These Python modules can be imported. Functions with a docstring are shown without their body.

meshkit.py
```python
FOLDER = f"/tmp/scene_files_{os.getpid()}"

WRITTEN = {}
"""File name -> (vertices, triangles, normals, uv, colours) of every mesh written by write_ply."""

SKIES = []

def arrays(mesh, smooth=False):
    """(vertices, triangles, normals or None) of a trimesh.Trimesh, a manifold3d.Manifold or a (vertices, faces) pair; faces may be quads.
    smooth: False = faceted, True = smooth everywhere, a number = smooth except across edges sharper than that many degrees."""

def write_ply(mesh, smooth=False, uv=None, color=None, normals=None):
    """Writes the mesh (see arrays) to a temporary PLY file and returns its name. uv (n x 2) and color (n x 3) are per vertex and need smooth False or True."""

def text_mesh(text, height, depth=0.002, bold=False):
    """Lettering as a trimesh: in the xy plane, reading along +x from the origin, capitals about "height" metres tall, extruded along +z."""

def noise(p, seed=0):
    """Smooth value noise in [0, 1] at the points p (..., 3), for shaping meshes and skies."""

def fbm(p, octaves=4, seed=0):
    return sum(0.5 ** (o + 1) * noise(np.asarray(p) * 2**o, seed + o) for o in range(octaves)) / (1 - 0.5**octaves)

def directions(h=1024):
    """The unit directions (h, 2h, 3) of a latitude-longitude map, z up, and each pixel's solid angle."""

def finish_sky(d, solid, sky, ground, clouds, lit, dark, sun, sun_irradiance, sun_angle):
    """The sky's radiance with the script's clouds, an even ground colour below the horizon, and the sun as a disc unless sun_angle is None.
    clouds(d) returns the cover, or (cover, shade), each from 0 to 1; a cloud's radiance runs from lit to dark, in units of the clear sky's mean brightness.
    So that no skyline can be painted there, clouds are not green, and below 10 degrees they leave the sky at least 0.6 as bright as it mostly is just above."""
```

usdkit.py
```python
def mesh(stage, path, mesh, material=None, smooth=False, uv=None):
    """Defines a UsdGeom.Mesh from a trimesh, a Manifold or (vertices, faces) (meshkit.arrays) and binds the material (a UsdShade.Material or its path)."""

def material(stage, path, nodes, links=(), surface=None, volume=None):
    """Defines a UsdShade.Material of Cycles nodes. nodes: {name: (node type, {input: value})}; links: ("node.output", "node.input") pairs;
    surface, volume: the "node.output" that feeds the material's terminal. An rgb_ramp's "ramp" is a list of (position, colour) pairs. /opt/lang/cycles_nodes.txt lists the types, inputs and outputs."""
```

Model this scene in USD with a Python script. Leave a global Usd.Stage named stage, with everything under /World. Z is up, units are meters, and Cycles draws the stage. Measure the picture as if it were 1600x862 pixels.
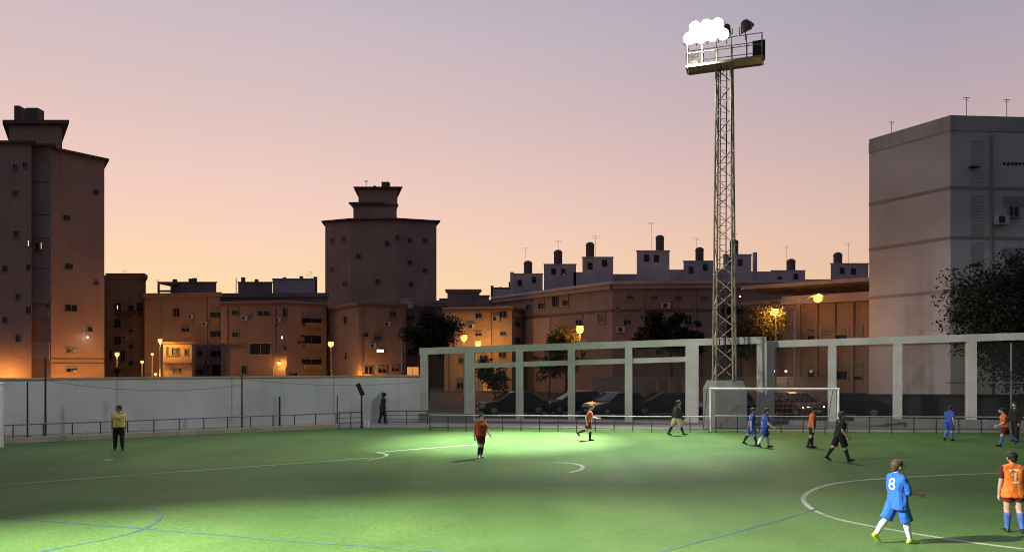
import math, random
import numpy as np, trimesh, usdkit, meshkit
import manifold3d as m3
import shapely.geometry as sg
from pxr import Usd, UsdGeom, UsdLux, UsdShade, Gf, Sdf, Vt

random.seed(7)
rng = np.random.default_rng(7)
stage = Usd.Stage.CreateInMemory()
UsdGeom.SetStageUpAxis(stage, 'Z')
UsdGeom.SetStageMetersPerUnit(stage, 1.0)
UsdGeom.Xform.Define(stage, '/World')

# ------------------------------------------------------------------ camera
K, HC, HY = 1155.0, 3.2, 568.0            # focal length in photo pixels, eye height, horizon row
cam = UsdGeom.Camera.Define(stage, '/World/camera')
cam.CreateHorizontalApertureAttr(36.0)
cam.CreateFocalLengthAttr(36.0 * K / 1600)
cam.CreateVerticalApertureOffsetAttr((HY - 431) / 1600 * 36.0)
cam.CreateClippingRangeAttr(Gf.Vec2f(0.1, 4000))
cam.CreateExposureAttr(0.0)
cam.AddTranslateOp().Set((0, 0, HC))
cam.AddRotateXOp().Set(90)

# ------------------------------------------------------------------ dusk sky
SUN_EL, SUN_DIR = math.radians(1.0), (-0.43, 0.90)
dome = UsdLux.DomeLight.Define(stage, '/World/sky')
dome.GetPrim().SetCustomDataByKey('kind', 'structure')


def lin(c):
    c = np.asarray(c, float) / 255
    return tuple(np.where(c <= .04045, c / 12.92, ((c + .055) / 1.055) ** 2.4))


def sky_ramp(stops):
    return {'ramp': [(p, lin(c)) for p, c in stops]}


ZEN = (112, 116, 138)
sky_mat = usdkit.material(stage, '/World/Looks/dusk_sky', {
    'tc': ('texture_coordinate', {}), 'sep': ('separate_xyz', {}),
    'flat': ('combine_xyz', {'z': 0.0}), 'norm': ('vector_math', {'math_type': 'normalize'}),
    'dot': ('vector_math', {'math_type': 'dot_product', 'vector2': (SUN_DIR[0], SUN_DIR[1], 0)}),
    'west': ('rgb_ramp', sky_ramp([(0, (255, 214, 146)), (.09, (255, 221, 174)), (.15, (254, 214, 186)), (.22, (244, 206, 194)), (.31, (225, 197, 194)), (.41, (205, 189, 197)), (.55, (173, 167, 184)), (1, ZEN)])),
    'side': ('rgb_ramp', sky_ramp([(0, (236, 186, 146)), (.09, (236, 194, 164)), (.15, (230, 191, 169)), (.22, (214, 182, 176)), (.31, (190, 171, 180)), (.41, (168, 163, 181)), (.55, (150, 149, 170)), (1, ZEN)])),
    'east': ('rgb_ramp', sky_ramp([(0, (70, 72, 88)), (.15, (84, 82, 98)), (.4, (92, 94, 114)), (1, ZEN)])),
    'f_side': ('map_range', {'range_type': 'smoothstep', 'from_min': -0.6, 'from_max': 0.55, 'to_min': 0, 'to_max': 1}),
    'f_west': ('map_range', {'range_type': 'linear', 'clamp': True, 'from_min': 0.58, 'from_max': 0.99, 'to_min': 0, 'to_max': 1}),
    'm1': ('mix', {}), 'm2': ('mix', {}), 'bright': ('mix', {'mix_type': 'multiply', 'fac': 1.0, 'color2': (10, 10, 10)}),
    'phys': ('sky_texture', {'sky_type': 'single_scattering', 'sun_disc': False, 'sun_elevation': SUN_EL, 'sun_rotation': math.atan2(*SUN_DIR)}),
    'm3': ('mix', {'fac': 0.03}),
    'bg': ('background_shader', {'strength': 0.1})},
    [('tc.generated', 'sep.vector'), ('sep.x', 'flat.x'), ('sep.y', 'flat.y'), ('flat.vector', 'norm.vector1'), ('norm.vector', 'dot.vector1'),
     ('sep.z', 'west.fac'), ('sep.z', 'side.fac'), ('sep.z', 'east.fac'), ('dot.value', 'f_side.value'), ('dot.value', 'f_west.value'),
     ('f_side.result', 'm1.fac'), ('east.color', 'm1.color1'), ('side.color', 'm1.color2'),
     ('f_west.result', 'm2.fac'), ('m1.color', 'm2.color1'), ('west.color', 'm2.color2'), ('m2.color', 'bright.color1'),
     ('bright.color', 'm3.color1'), ('phys.color', 'm3.color2'), ('m3.color', 'bg.color')], surface='bg.background')
UsdShade.MaterialBindingAPI.Apply(dome.GetPrim()).Bind(sky_mat)
# the sun has just gone: what is left of it is a faint warm glow from the horizon
sun = UsdLux.DistantLight.Define(stage, '/World/sun')
sun.CreateIntensityAttr(0.02); sun.CreateAngleAttr(10.0); sun.CreateColorAttr(Gf.Vec3f(1, .6, .35))
sun.GetPrim().CreateAttribute('inputs:normalize', Sdf.ValueTypeNames.Bool).Set(True)
sun.AddRotateZOp().Set(math.degrees(math.atan2(SUN_DIR[0], -SUN_DIR[1])) + 0.0)
sun.AddRotateXOp().Set(90 - math.degrees(SUN_EL))


# ------------------------------------------------------------------ places read off the photograph
def P(px, py, D):
    return np.array([(px - 800) / K * D, D, HC + (HY - py) / K * D])


def G(px, py, z=0.0):
    D = (HC - z) * K / (py - HY)
    return np.array([(px - 800) / K * D, D, z])


def XY(px, D):
    return np.array([(px - 800) / K * D, D])


def ZT(py, D):
    return HC + (HY - py) / K * D


# ------------------------------------------------------------------ scene helpers
used, origin = {}, {}


def unique(parent, name):
    k = (parent, name)
    n = used.get(k, -1) + 1
    used[k] = n
    return f'{parent}/{name}' + (f'_{n:03d}' if n else '')


def tag(prim, label=None, cat=None, group=None, kind=None):
    for k, v in (('label', label), ('category', cat), ('group', group), ('kind', kind)):
        if v:
            prim.SetCustomDataByKey(k, v)
    return prim


def thing(name, label, cat, loc, group=None, kind=None):
    p = unique('/World', name)
    x = UsdGeom.Xform.Define(stage, p)
    loc = np.array([*loc, 0.0][:3], float)
    x.AddTranslateOp().Set(Gf.Vec3d(*loc))
    origin[p] = loc
    return tag(x.GetPrim(), label, cat, group, kind)


def obj(name, mesh, mat, parent=None, smooth=False, label=None, cat=None, group=None, kind=None):
    """mesh in world coordinates; child of parent (a prim) or top-level"""
    pp = str(parent.GetPath()) if parent is not None else '/World'
    p = unique(pp, name)
    o = origin.get(pp, np.zeros(3))
    origin[p] = o
    if isinstance(mesh, list):
        mesh = trimesh.util.concatenate(mesh)
    if not isinstance(mesh, trimesh.Trimesh):
        v, f, _ = meshkit.arrays(mesh)
        mesh = trimesh.Trimesh(v, f, process=False)
    mesh = mesh.copy()
    mesh.apply_translation(-o)
    m = usdkit.mesh(stage, p, mesh, mat, smooth=smooth)
    return tag(m.GetPrim(), label, cat, group, kind)


def box(x0, x1, y0, y1, z0, z1):
    b = trimesh.creation.box((abs(x1 - x0), abs(y1 - y0), abs(z1 - z0)))
    b.apply_translation(((x0 + x1) / 2, (y0 + y1) / 2, (z0 + z1) / 2))
    return b


def beam(p, q, w, h, up=(0, 0, 1)):
    """rectangular bar from p to q, w across, h along up"""
    p, q = np.asarray(p, float), np.asarray(q, float)
    d = q - p
    L = np.linalg.norm(d)
    d /= L
    s = np.cross(d, up)
    if np.linalg.norm(s) < 1e-6:
        s = np.cross(d, (1, 0, 0))
    s /= np.linalg.norm(s)
    u = np.cross(s, d)
    b = trimesh.creation.box((L, w, h))
    M = np.eye(4)
    M[:3, 0], M[:3, 1], M[:3, 2], M[:3, 3] = d, s, u, (p + q) / 2
    b.apply_transform(M)
    return b


def tube(pts, r, n=8):
    import numpy as _n
    pts = np.asarray(pts, float)
    r = np.broadcast_to(r, (len(pts),))
    t = np.gradient(pts, axis=0)
    t /= np.linalg.norm(t, axis=1, keepdims=True) + 1e-12
    a = np.cross(t, np.where(np.abs(t[:, 2:]) < .9, [0, 0, 1.], [1., 0, 0]))
    a /= np.linalg.norm(a, axis=1, keepdims=True)
    b = np.cross(t, a)
    g = np.arange(n) * 2 * np.pi / n
    v = pts[:, None] + r[:, None, None] * (np.cos(g)[None, :, None] * a[:, None] + np.sin(g)[None, :, None] * b[:, None])
    f = []
    m = len(pts)
    for i in range(m - 1):
        for j in range(n):
            k = (j + 1) % n
            f += [[i * n + j, i * n + k, (i + 1) * n + k], [i * n + j, (i + 1) * n + k, (i + 1) * n + j]]
    v = v.reshape(-1, 3)
    v = np.vstack([v, pts[:1], pts[-1:]])
    for j in range(n):
        k = (j + 1) % n
        f += [[m * n, k, j], [m * n + 1, (m - 1) * n + j, (m - 1) * n + k]]
    return trimesh.Trimesh(v, np.array(f), process=False)


def lathe(profile, n=16):
    """profile: (radius, z) pairs from bottom to top"""
    return tube_profile(np.asarray(profile, float), n)


def tube_profile(pr, n):
    g = np.arange(n) * 2 * np.pi / n
    v = np.array([[r * math.cos(a), r * math.sin(a), z] for r, z in pr for a in g])
    f = []
    m = len(pr)
    for i in range(m - 1):
        for j in range(n):
            k = (j + 1) % n
            f += [[i * n + j, i * n + k, (i + 1) * n + k], [i * n + j, (i + 1) * n + k, (i + 1) * n + j]]
    v = np.vstack([v, [[0, 0, pr[0][1]], [0, 0, pr[-1][1]]]])
    for j in range(n):
        k = (j + 1) % n
        f += [[m * n, k, j], [m * n + 1, (m - 1) * n + j, (m - 1) * n + k]]
    return trimesh.Trimesh(v, np.array(f), process=False)


def at(mesh, loc, z=0.0, x=0.0):
    m = mesh.copy()
    if x:
        m.apply_transform(trimesh.transformations.rotation_matrix(x, (1, 0, 0)))
    if z:
        m.apply_transform(trimesh.transformations.rotation_matrix(z, (0, 0, 1)))
    m.apply_translation(loc)
    return m


def prism(pts, z0, z1):
    poly = sg.Polygon([tuple(p[:2]) for p in pts]).buffer(0)
    m = trimesh.creation.extrude_polygon(poly, z1 - z0, engine='earcut')
    m.apply_translation((0, 0, z0))
    return m


def grown(pts, d):
    return list(sg.Polygon([tuple(p[:2]) for p in pts]).buffer(d, join_style=2).exterior.coords)[:-1]


def sheet(pts, z):
    poly = sg.Polygon([tuple(p[:2]) for p in pts]).buffer(0)
    v, f = trimesh.creation.triangulate_polygon(poly, engine='earcut')
    m = trimesh.Trimesh(np.c_[v, np.full(len(v), z)], f, process=False)
    if m.face_normals[0][2] < 0:
        m.invert()
    return m


def ribbon(pts, w, z):
    line = sg.LineString([tuple(p[:2]) for p in pts]).buffer(w / 2, cap_style=2, join_style=1)
    geoms = getattr(line, 'geoms', [line])
    out = []
    for g in geoms:
        v, f = trimesh.creation.triangulate_polygon(g, engine='earcut')
        m = trimesh.Trimesh(np.c_[v, np.full(len(v), z)], f, process=False)
        if m.face_normals[0][2] < 0:
            m.invert()
        out.append(m)
    return trimesh.util.concatenate(out)


# ------------------------------------------------------------------ materials
mats = {}


def mat_plain(name, color, rough=.6, metal=0.0, var=.12, scale=6.0, bump=.0, spec=.4):
    if name in mats:
        return mats[name]
    c = np.array(color)
    nodes = {'g': ('geometry', {}), 'n': ('noise_texture', {'scale': scale, 'detail': 4, 'roughness': .6}),
             'r': ('rgb_ramp', {'ramp': [(.25, tuple(c * (1 - var))), (.75, tuple(np.minimum(c * (1 + var), 1)))]}),
             'p': ('principled_bsdf', {'roughness': rough, 'metallic': metal, 'specular_ior_level': spec})}
    links = [('g.position', 'n.vector'), ('n.fac', 'r.fac'), ('r.color', 'p.base_color')]
    if bump:
        nodes['b'] = ('bump', {'strength': .5, 'distance': bump})
        links += [('n.fac', 'b.height'), ('b.normal', 'p.normal')]
    mats[name] = usdkit.material(stage, f'/World/Looks/{name}', nodes, links, surface='p.BSDF')
    return mats[name]


def mat_plaster(name, color, dirt=(.5, .45, .4), amount=.45, big=.25, rough=.85):
    """weathered render: broad blotches, vertical run-off streaks, fine grain"""
    if name in mats:
        return mats[name]
    c = np.array(color)
    d = c * np.array(dirt)
    nodes = {'g': ('geometry', {}),
             'n1': ('noise_texture', {'scale': big, 'detail': 5, 'roughness': .6}),
             'map': ('mapping', {'scale': (1.6, 1.6, .07)}),
             'n2': ('noise_texture', {'scale': 1.0, 'detail': 4, 'roughness': .65}),
             'n3': ('noise_texture', {'scale': 14.0, 'detail': 3}),
             'r1': ('rgb_ramp', {'ramp': [(.3, tuple(c * .82)), (.7, tuple(np.minimum(c * 1.12, 1)))]}),
             'r2': ('rgb_ramp', {'ramp': [(.5, (0, 0, 0)), (.78, (amount,) * 3)]}),
             'mx': ('mix', {'color2': tuple(d)}), 'b': ('bump', {'strength': .25, 'distance': .01}),
             'p': ('principled_bsdf', {'roughness': rough, 'specular_ior_level': .25})}
    links = [('g.position', 'n1.vector'), ('g.position', 'map.vector'), ('map.vector', 'n2.vector'), ('g.position', 'n3.vector'),
             ('n1.fac', 'r1.fac'), ('n2.fac', 'r2.fac'), ('r2.color', 'mx.fac'), ('r1.color', 'mx.color1'), ('mx.color', 'p.base_color'),
             ('n3.fac', 'b.height'), ('b.normal', 'p.normal')]
    mats[name] = usdkit.material(stage, f'/World/Looks/{name}', nodes, links, surface='p.BSDF')
    return mats[name]


def mat_emit(name, color, strength):
    if name not in mats:
        mats[name] = usdkit.material(stage, f'/World/Looks/{name}', {'e': ('emission', {'color': color, 'strength': strength})}, [], surface='e.emission')
    return mats[name]


def mat_leaf(name, color):
    if name in mats:
        return mats[name]
    c = np.array(color)
    mats[name] = usdkit.material(stage, f'/World/Looks/{name}', {
        'g': ('geometry', {}), 'r': ('rgb_ramp', {'ramp': [(0, tuple(c * .55)), (.6, tuple(c)), (1, tuple(c * np.array((1.7, 1.5, 1.1))))]}),
        'p': ('principled_bsdf', {'roughness': .55, 'specular_ior_level': .3}), 't': ('translucent_bsdf', {}), 'm': ('mix_closure', {'fac': .3})},
        [('g.random_per_island', 'r.fac'), ('r.color', 'p.base_color'), ('r.color', 't.color'), ('p.BSDF', 'm.closure1'), ('t.BSDF', 'm.closure2')], surface='m.closure')
    return mats[name]


turf_mat = usdkit.material(stage, '/World/Looks/artificial_turf', {
    'g': ('geometry', {}),
    'blade': ('noise_texture', {'scale': 55, 'detail': 3, 'roughness': .7}),
    'wear': ('noise_texture', {'scale': .35, 'detail': 5, 'roughness': .6}),
    'map': ('mapping', {'rotation': (0, 0, -.62), 'scale': (.45, .02, 1)}),
    'roll': ('noise_texture', {'scale': 1.0, 'detail': 1}),
    'c1': ('rgb_ramp', {'ramp': [(.3, (.050, .112, .028)), (.5, (.078, .160, .042)), (.75, (.118, .205, .068))]}),
    'c2': ('rgb_ramp', {'ramp': [(.35, (.80, .84, .76)), (.65, (1.12, 1.08, 1.1))]}),
    'crumb': ('noise_texture', {'scale': 9, 'detail': 7, 'roughness': .75}), 'c4': ('rgb_ramp', {'ramp': [(.3, (.74, .76, .72)), (.7, (1.2, 1.18, 1.2))]}), 'x3': ('mix', {'mix_type': 'multiply', 'fac': 1.0}),
    'c3': ('rgb_ramp', {'ramp': [(.4, (.9, .92, .9)), (.6, (1.06, 1.04, 1.05))]}),
    'x1': ('mix', {'mix_type': 'multiply', 'fac': 1.0}), 'x2': ('mix', {'mix_type': 'multiply', 'fac': 1.0}),
    'b': ('bump', {'strength': .6, 'distance': .02}),
    'p': ('principled_bsdf', {'roughness': .5, 'specular_ior_level': .12})},
    [('g.position', 'blade.vector'), ('g.position', 'wear.vector'), ('g.position', 'map.vector'), ('map.vector', 'roll.vector'),
     ('blade.fac', 'c1.fac'), ('wear.fac', 'c2.fac'), ('roll.fac', 'c3.fac'), ('c1.color', 'x1.color1'), ('c2.color', 'x1.color2'),
     ('x1.color', 'x2.color1'), ('c3.color', 'x2.color2'), ('g.position', 'crumb.vector'), ('crumb.fac', 'c4.fac'), ('x2.color', 'x3.color1'), ('c4.color', 'x3.color2'), ('x3.color', 'p.base_color'), ('blade.fac', 'b.height'), ('b.normal', 'p.normal')], surface='p.BSDF')


def mat_paint(name, color):
    """worn line marking sewn into the turf"""
    c = np.array(color)
    return usdkit.material(stage, f'/World/Looks/{name}', {
        'g': ('geometry', {}), 'n': ('noise_texture', {'scale': 30, 'detail': 4, 'roughness': .7}), 'w': ('noise_texture', {'scale': .8, 'detail': 3}),
        'r': ('rgb_ramp', {'ramp': [(.35, tuple(c * .6)), (.65, tuple(c))]}),
        'r2': ('rgb_ramp', {'ramp': [(.35, (0, 0, 0)), (.7, (.65, .65, .65))]}),
        'm': ('mix', {'color2': (.085, .15, .05)}),
        'p': ('principled_bsdf', {'roughness': .7})},
        [('g.position', 'n.vector'), ('g.position', 'w.vector'), ('n.fac', 'r.fac'), ('w.fac', 'r2.fac'), ('r2.color', 'm.fac'), ('r.color', 'm.color1'), ('m.color', 'p.base_color')], surface='p.BSDF')


white_line_mat = mat_paint('white_line_paint', (.45, .48, .40))
blue_line_mat = mat_paint('blue_line_paint', (.03, .09, .125))
asphalt = mat_plain('street_asphalt', (.06, .058, .055), .85, var=.3, scale=2.0, bump=.004)
concrete = mat_plaster('path_concrete', (.24, .235, .22), amount=.5, big=.8)
kerb_mat = mat_plaster('kerb_concrete', (.42, .38, .29), amount=.5, big=1.2)
white_wall = mat_plaster('white_wall_paint', (.47, .49, .49), dirt=(.62, .62, .58), amount=.35, big=.35)
coping_mat = mat_plaster('wall_coping_stone', (.34, .29, .22), amount=.4)
white_frame = mat_plaster('white_frame_paint', (.52, .51, .48), dirt=(.6, .58, .5), amount=.35, big=.8)
plinth_mat = mat_plaster('plinth_concrete', (.22, .22, .215), amount=.5, big=.6)
steel = mat_plain('galvanised_steel', (.33, .33, .32), .45, .7, var=.2, scale=9)
mast_steel = mat_plain('mast_steel', (.30, .25, .19), .5, .1, var=.25, scale=7)
rail_dark = mat_plain('rail_dark_steel', (.05, .055, .05), .5, .4, var=.25)
rail_light = mat_plain('rail_light_steel', (.42, .42, .40), .45, .3, var=.2)
black_metal = mat_plain('black_painted_metal', (.022, .022, .024), .5, .3, var=.2)
goal_white = mat_plain('goal_white_paint', (.80, .80, .77), .35, 0, var=.05)
net_cord = mat_plain('net_cord', (.30, .30, .29), .8)
pane_mat = mat_plain('window_glass', (.012, .013, .016), .08, 0, var=.05, spec=.5)
shutter_mat = mat_plain('roller_shutter', (.20, .17, .15), .6, var=.15)
frame_mat = mat_plain('window_frame', (.22, .20, .18), .5, var=.1)
frame_light = mat_plain('pale_window_frame', (.45, .43, .40), .5, var=.1)
iron = mat_plain('window_iron_bars', (.04, .04, .042), .5, .5)
bark = mat_plain('tree_bark', (.075, .055, .04), .9, var=.35, scale=8, bump=.01)
rubber = mat_plain('tyre_rubber', (.02, .02, .02), .8)
alloy = mat_plain('wheel_alloy', (.4, .4, .42), .3, .8)
netting = usdkit.material(stage, '/World/Looks/fence_mesh_netting', {'t': ('transparent_bsdf', {}), 'd': ('diffuse_bsdf', {'color': (.03, .035, .03)}), 'm': ('mix_closure', {'fac': .38})},
                          [('t.BSDF', 'm.closure1'), ('d.BSDF', 'm.closure2')], surface='m.closure')

# ------------------------------------------------------------------ ground, paths, pitch
Rk0, Rk1 = G(0, 693), G(530, 668)                       # kerb along the left wall
kd = (Rk1 - Rk0)[:2] / np.linalg.norm((Rk1 - Rk0)[:2])
kn = np.array([-kd[1], kd[0]])                          # towards the wall
E0, E1 = G(640, 667), G(1600, 676)                      # far edge of the turf
ed = (E1 - E0)[:2] / np.linalg.norm((E1 - E0)[:2])
en = np.array([-ed[1], ed[0]])                          # away from the pitch
kl = Rk0[:2] - kd * 45
er = E1[:2] + ed * 30

obj('ground', box(-900, 900, -300, 1500, -1.0, -.012), asphalt, kind='structure')
obj('path', sheet([kl, Rk1[:2], E0[:2], er, er + en * 6.5, E0[:2] + en * 6.5 - ed * 1.5, Rk1[:2] + kn * 4.3 + kd * 3, kl + kn * 4.3], -.004), concrete, kind='structure')
obj('turf_pitch', sheet([kl, Rk1[:2], Rk1[:2] + kd * .4, E0[:2], er, (55, -30), (-60, -30)], 0), turf_mat, kind='structure')


def marking(pixels, w, m, label, z=.004, smooth=0):
    pts = [G(*p)[:2] for p in pixels]
    if smooth:
        from scipy.interpolate import splprep, splev
        tck, _ = splprep(np.array(pts).T, s=0, k=min(3, len(pts) - 1))
        pts = np.array(splev(np.linspace(0, 1, smooth), tck)).T
    return obj('pitch_line', ribbon(pts, w, z), m, kind='structure', label=label)


marking([(-160, 779), (0, 757), (300, 735), (560, 716.5), (585, 714.5)], .10, white_line_mat, 'long faded white line crossing the left half of the pitch')
marking([(588, 706.5), (640, 702), (700, 697.5), (745, 694)], .12, white_line_mat, 'white line running into the far bright patch')
marking([(574, 719), (592, 715.5), (603, 712), (604, 709.5), (596, 707.5), (588, 706.5)], .13, white_line_mat, 'small white hook shaped arc at the left line end', z=.005, smooth=30)
marking([(868, 722.5), (888, 723), (904, 725.5), (911, 729.5), (906, 733.5), (890, 737.5)], .12, white_line_mat, 'small white arc alone in mid pitch', smooth=30)
circ = np.array([G(*p)[:2] for p in ((1255, 780), (1290, 757), (1370, 748), (1500, 741), (1300, 808), (1440, 835), (1600, 858), (1262, 793), (1262, 769))])
tck_pts = [(1600, 737.5), (1500, 741), (1370, 748), (1310, 754), (1268, 766), (1255, 779), (1268, 794), (1300, 808), (1370, 823), (1440, 835), (1520, 847), (1600, 857), (1700, 865)]
marking(tck_pts, .115, white_line_mat, 'big white centre circle curving round the right of the pitch', smooth=120)
marking([(-100, 798), (0, 808), (230, 825.5), (440, 843), (640, 858), (800, 870)], .07, blue_line_mat, 'long faint blue line across the lower left of the pitch')
marking([(60, 862), (110, 852), (190, 836), (232, 822), (249, 808), (247, 799), (232, 794)], .08, blue_line_mat, 'blue curved line in the lower left of the pitch', z=.005, smooth=60)
marking([(1030, 862), (1120, 838), (1210, 814), (1280, 794)], .07, blue_line_mat, 'faint blue line running toward the centre circle')
spot = sheet([G(170, 718)[:2] + .16 * np.array((math.cos(a), math.sin(a))) for a in np.linspace(0, 2 * np.pi, 16, False)], .004)
obj('pitch_line', spot, white_line_mat, kind='structure', label='small white spot at the left goal')

# kerb stones
kt = thing('kerb', None, None, Rk0, kind='structure')
n_k = 30
klen = np.linalg.norm((Rk1 - Rk0)[:2]) + 14
for i in range(n_k):
    a = Rk0[:2] - kd * 14 + kd * (klen * i / n_k + .006)
    b = Rk0[:2] - kd * 14 + kd * (klen * (i + 1) / n_k - .006)
    h = .20 + rng.uniform(-.008, .008)
    obj('kerb_stone', prism([a, b, b + kn * .28, a + kn * .28], 0, h), kerb_mat, kt)


# ------------------------------------------------------------------ left boundary wall
W0, W1 = XY(0, 33.0), XY(661, 42.3)
wd = (W1 - W0) / np.linalg.norm(W1 - W0)
wn = np.array([-wd[1], wd[0]])
wall = thing('boundary_wall', 'long low white painted wall behind the left side of the pitch', 'wall', (*W0, 0))
wl = np.linalg.norm(W1 - W0) + 16
for i in range(7):
    a, b = W1 - wd * (wl * (i + 1) / 7 - .01), W1 - wd * (wl * i / 7 + .01)
    zt = 2.46 + .01 * (i % 2)
    obj('wall_panel', prism([a, b, b + wn * .25, a + wn * .25], 0, zt), white_wall, wall)
obj('wall_coping', prism([W1 - wd * wl - wn * .04, W1 - wn * .04, W1 + wn * .29, W1 - wd * wl + wn * .29], 2.475, 2.56), coping_mat, wall)


# ------------------------------------------------------------------ rails
def rail(label, line, h, gap, bars, m_post, m_top, z0=0.0):
    a, b = np.asarray(line[0], float)[:2], np.asarray(line[1], float)[:2]
    L = np.linalg.norm(b - a)
    d = (b - a) / L
    t = thing('perimeter_rail', label, 'railing', (*a, z0))
    n = max(1, int(round(L / gap)))
    for i in range(n + 1):
        p = a + d * L * i / n
        obj('post', tube([(*p, z0), (*p, z0 + h - .02)], .024, 6), m_post, t)
    obj('top_rail', tube([(*(a - d * .03), z0 + h), (*(b + d * .03), z0 + h)], .026, 8), m_top, t)
    for zb in bars:
        obj('lower_rail', tube([(*a, z0 + zb), (*b, z0 + zb)], .016, 6), m_post, t)
    return t


rail('grey tubular railing on the kerb before the white wall', (Rk0[:2] - kd * 10 + kn * .5, Rk1[:2] + kn * .5), .70, 1.02, [], rail_dark, mat_plain('rail_grey', (.2, .2, .2), .5, .4))
rail('short railing with two bars at the wall corner by the pole', (G(530, 669)[:2], G(566, 668)[:2]), .78, .62, [.28, .52], rail_dark, rail_dark)
rail('pale railing with low bars between dark figure and fence', (G(603, 663)[:2], G(668, 663)[:2]), .72, 1.3, [.3, .5], rail_dark, rail_dark)
R0, R1 = G(672, 672), G(1108, 675.5)
rail('long dark railing left of the far goal before the white frames', (R0, R1), .74, .88, [.16], rail_dark, rail_light)
rail('long dark railing from the far goal to the right edge', (R1[:2] + ed * .3, G(1640, 678.5)), .78, 1.02, [.22], rail_dark, rail_light)


# ------------------------------------------------------------------ white portal fence
def fence(label, cols, top_a, top_b, mids, plinth):
    """cols: (px, width in px, depth, foot height). top: (px, py, depth) of the beam's upper edge at both ends"""
    A, B = P(*top_a), P(*top_b)
    t = thing('frame_fence', label, 'fence', (A[0], A[1], 0))
    d = (B - A)[:2] / np.linalg.norm((B - A)[:2])
    nrm = np.array([d[1], -d[0]])

    def on(px):                                         # the point of the fence line seen at a column of the photo
        k = (px - 800) / K
        s = (k * A[1] - A[0]) / ((B - A)[0] - k * (B - A)[1])
        return A + (B - A) * s
    bt = .36
    obj('top_beam', beam(A - (0, 0, bt / 2), B - (0, 0, bt / 2), .34, bt), white_frame, t)
    for px, wpx, z0 in cols:
        c = on(px)
        w = wpx * c[1] / K
        obj('column', beam((c[0], c[1], z0), (c[0], c[1], c[2] - bt + .002), w, .40, up=(nrm[0], nrm[1], 0)), white_frame, t)
    for (pa, pb, drop, th) in mids:
        a, b = on(pa), on(pb)
        obj('middle_beam', beam(a - (0, 0, drop + th / 2), b - (0, 0, drop + th / 2), .26, th), white_frame, t)
    for (pa, pb, za, mt) in plinth:
        a, b = on(pa), on(pb)
        o = np.array([*(nrm * .03), 0])
        obj('plinth', beam((a[0] + o[0], a[1] + o[1], za / 2 - .01), (b[0] + o[0], b[1] + o[1], za / 2 - .01), .46, za + .02), mt, t)
    xs = [c[0] for c in cols]
    for pa, pb in zip(xs[:-1], xs[1:]):
        a, b = on(pa), on(pb)
        q = np.array([[a[0], a[1], .2], [b[0], b[1], .2], [b[0], b[1], b[2] - .2], [a[0], a[1], a[2] - .2]]) + np.array([*(-nrm * .1), 0])
        obj('net_panel', trimesh.Trimesh(q, [[0, 1, 2], [0, 2, 3]], process=False), netting, t)
    return t


fence('white concrete portal frames with a double beam between wall and floodlight mast',
      [(663, 11, 0), (734, 15, 0), (812, 11, 0), (893, 11, 0), (982, 11, 0), (1081, 19, 0), (1190, 13, 0)],
      (656, 543.5, 40.5), (1196, 525.5, 38.6), [(741, 1074, .92, .27)], [(656, 741, .5, plinth_mat), (741, 1196, .12, plinth_mat)])
fence('white concrete portal frames with a single beam on the right',
      [(1203, 12, 0), (1300, 11, 0), (1402, 11, .2), (1517, 13, .2), (1640, 13, .2), (1760, 13, .2)],
      (1197, 532.5, 39.4), (1780, 513.5, 35.2), [], [(1210, 1335, .22, plinth_mat), (1335, 1780, .42, plinth_mat)])


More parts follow.
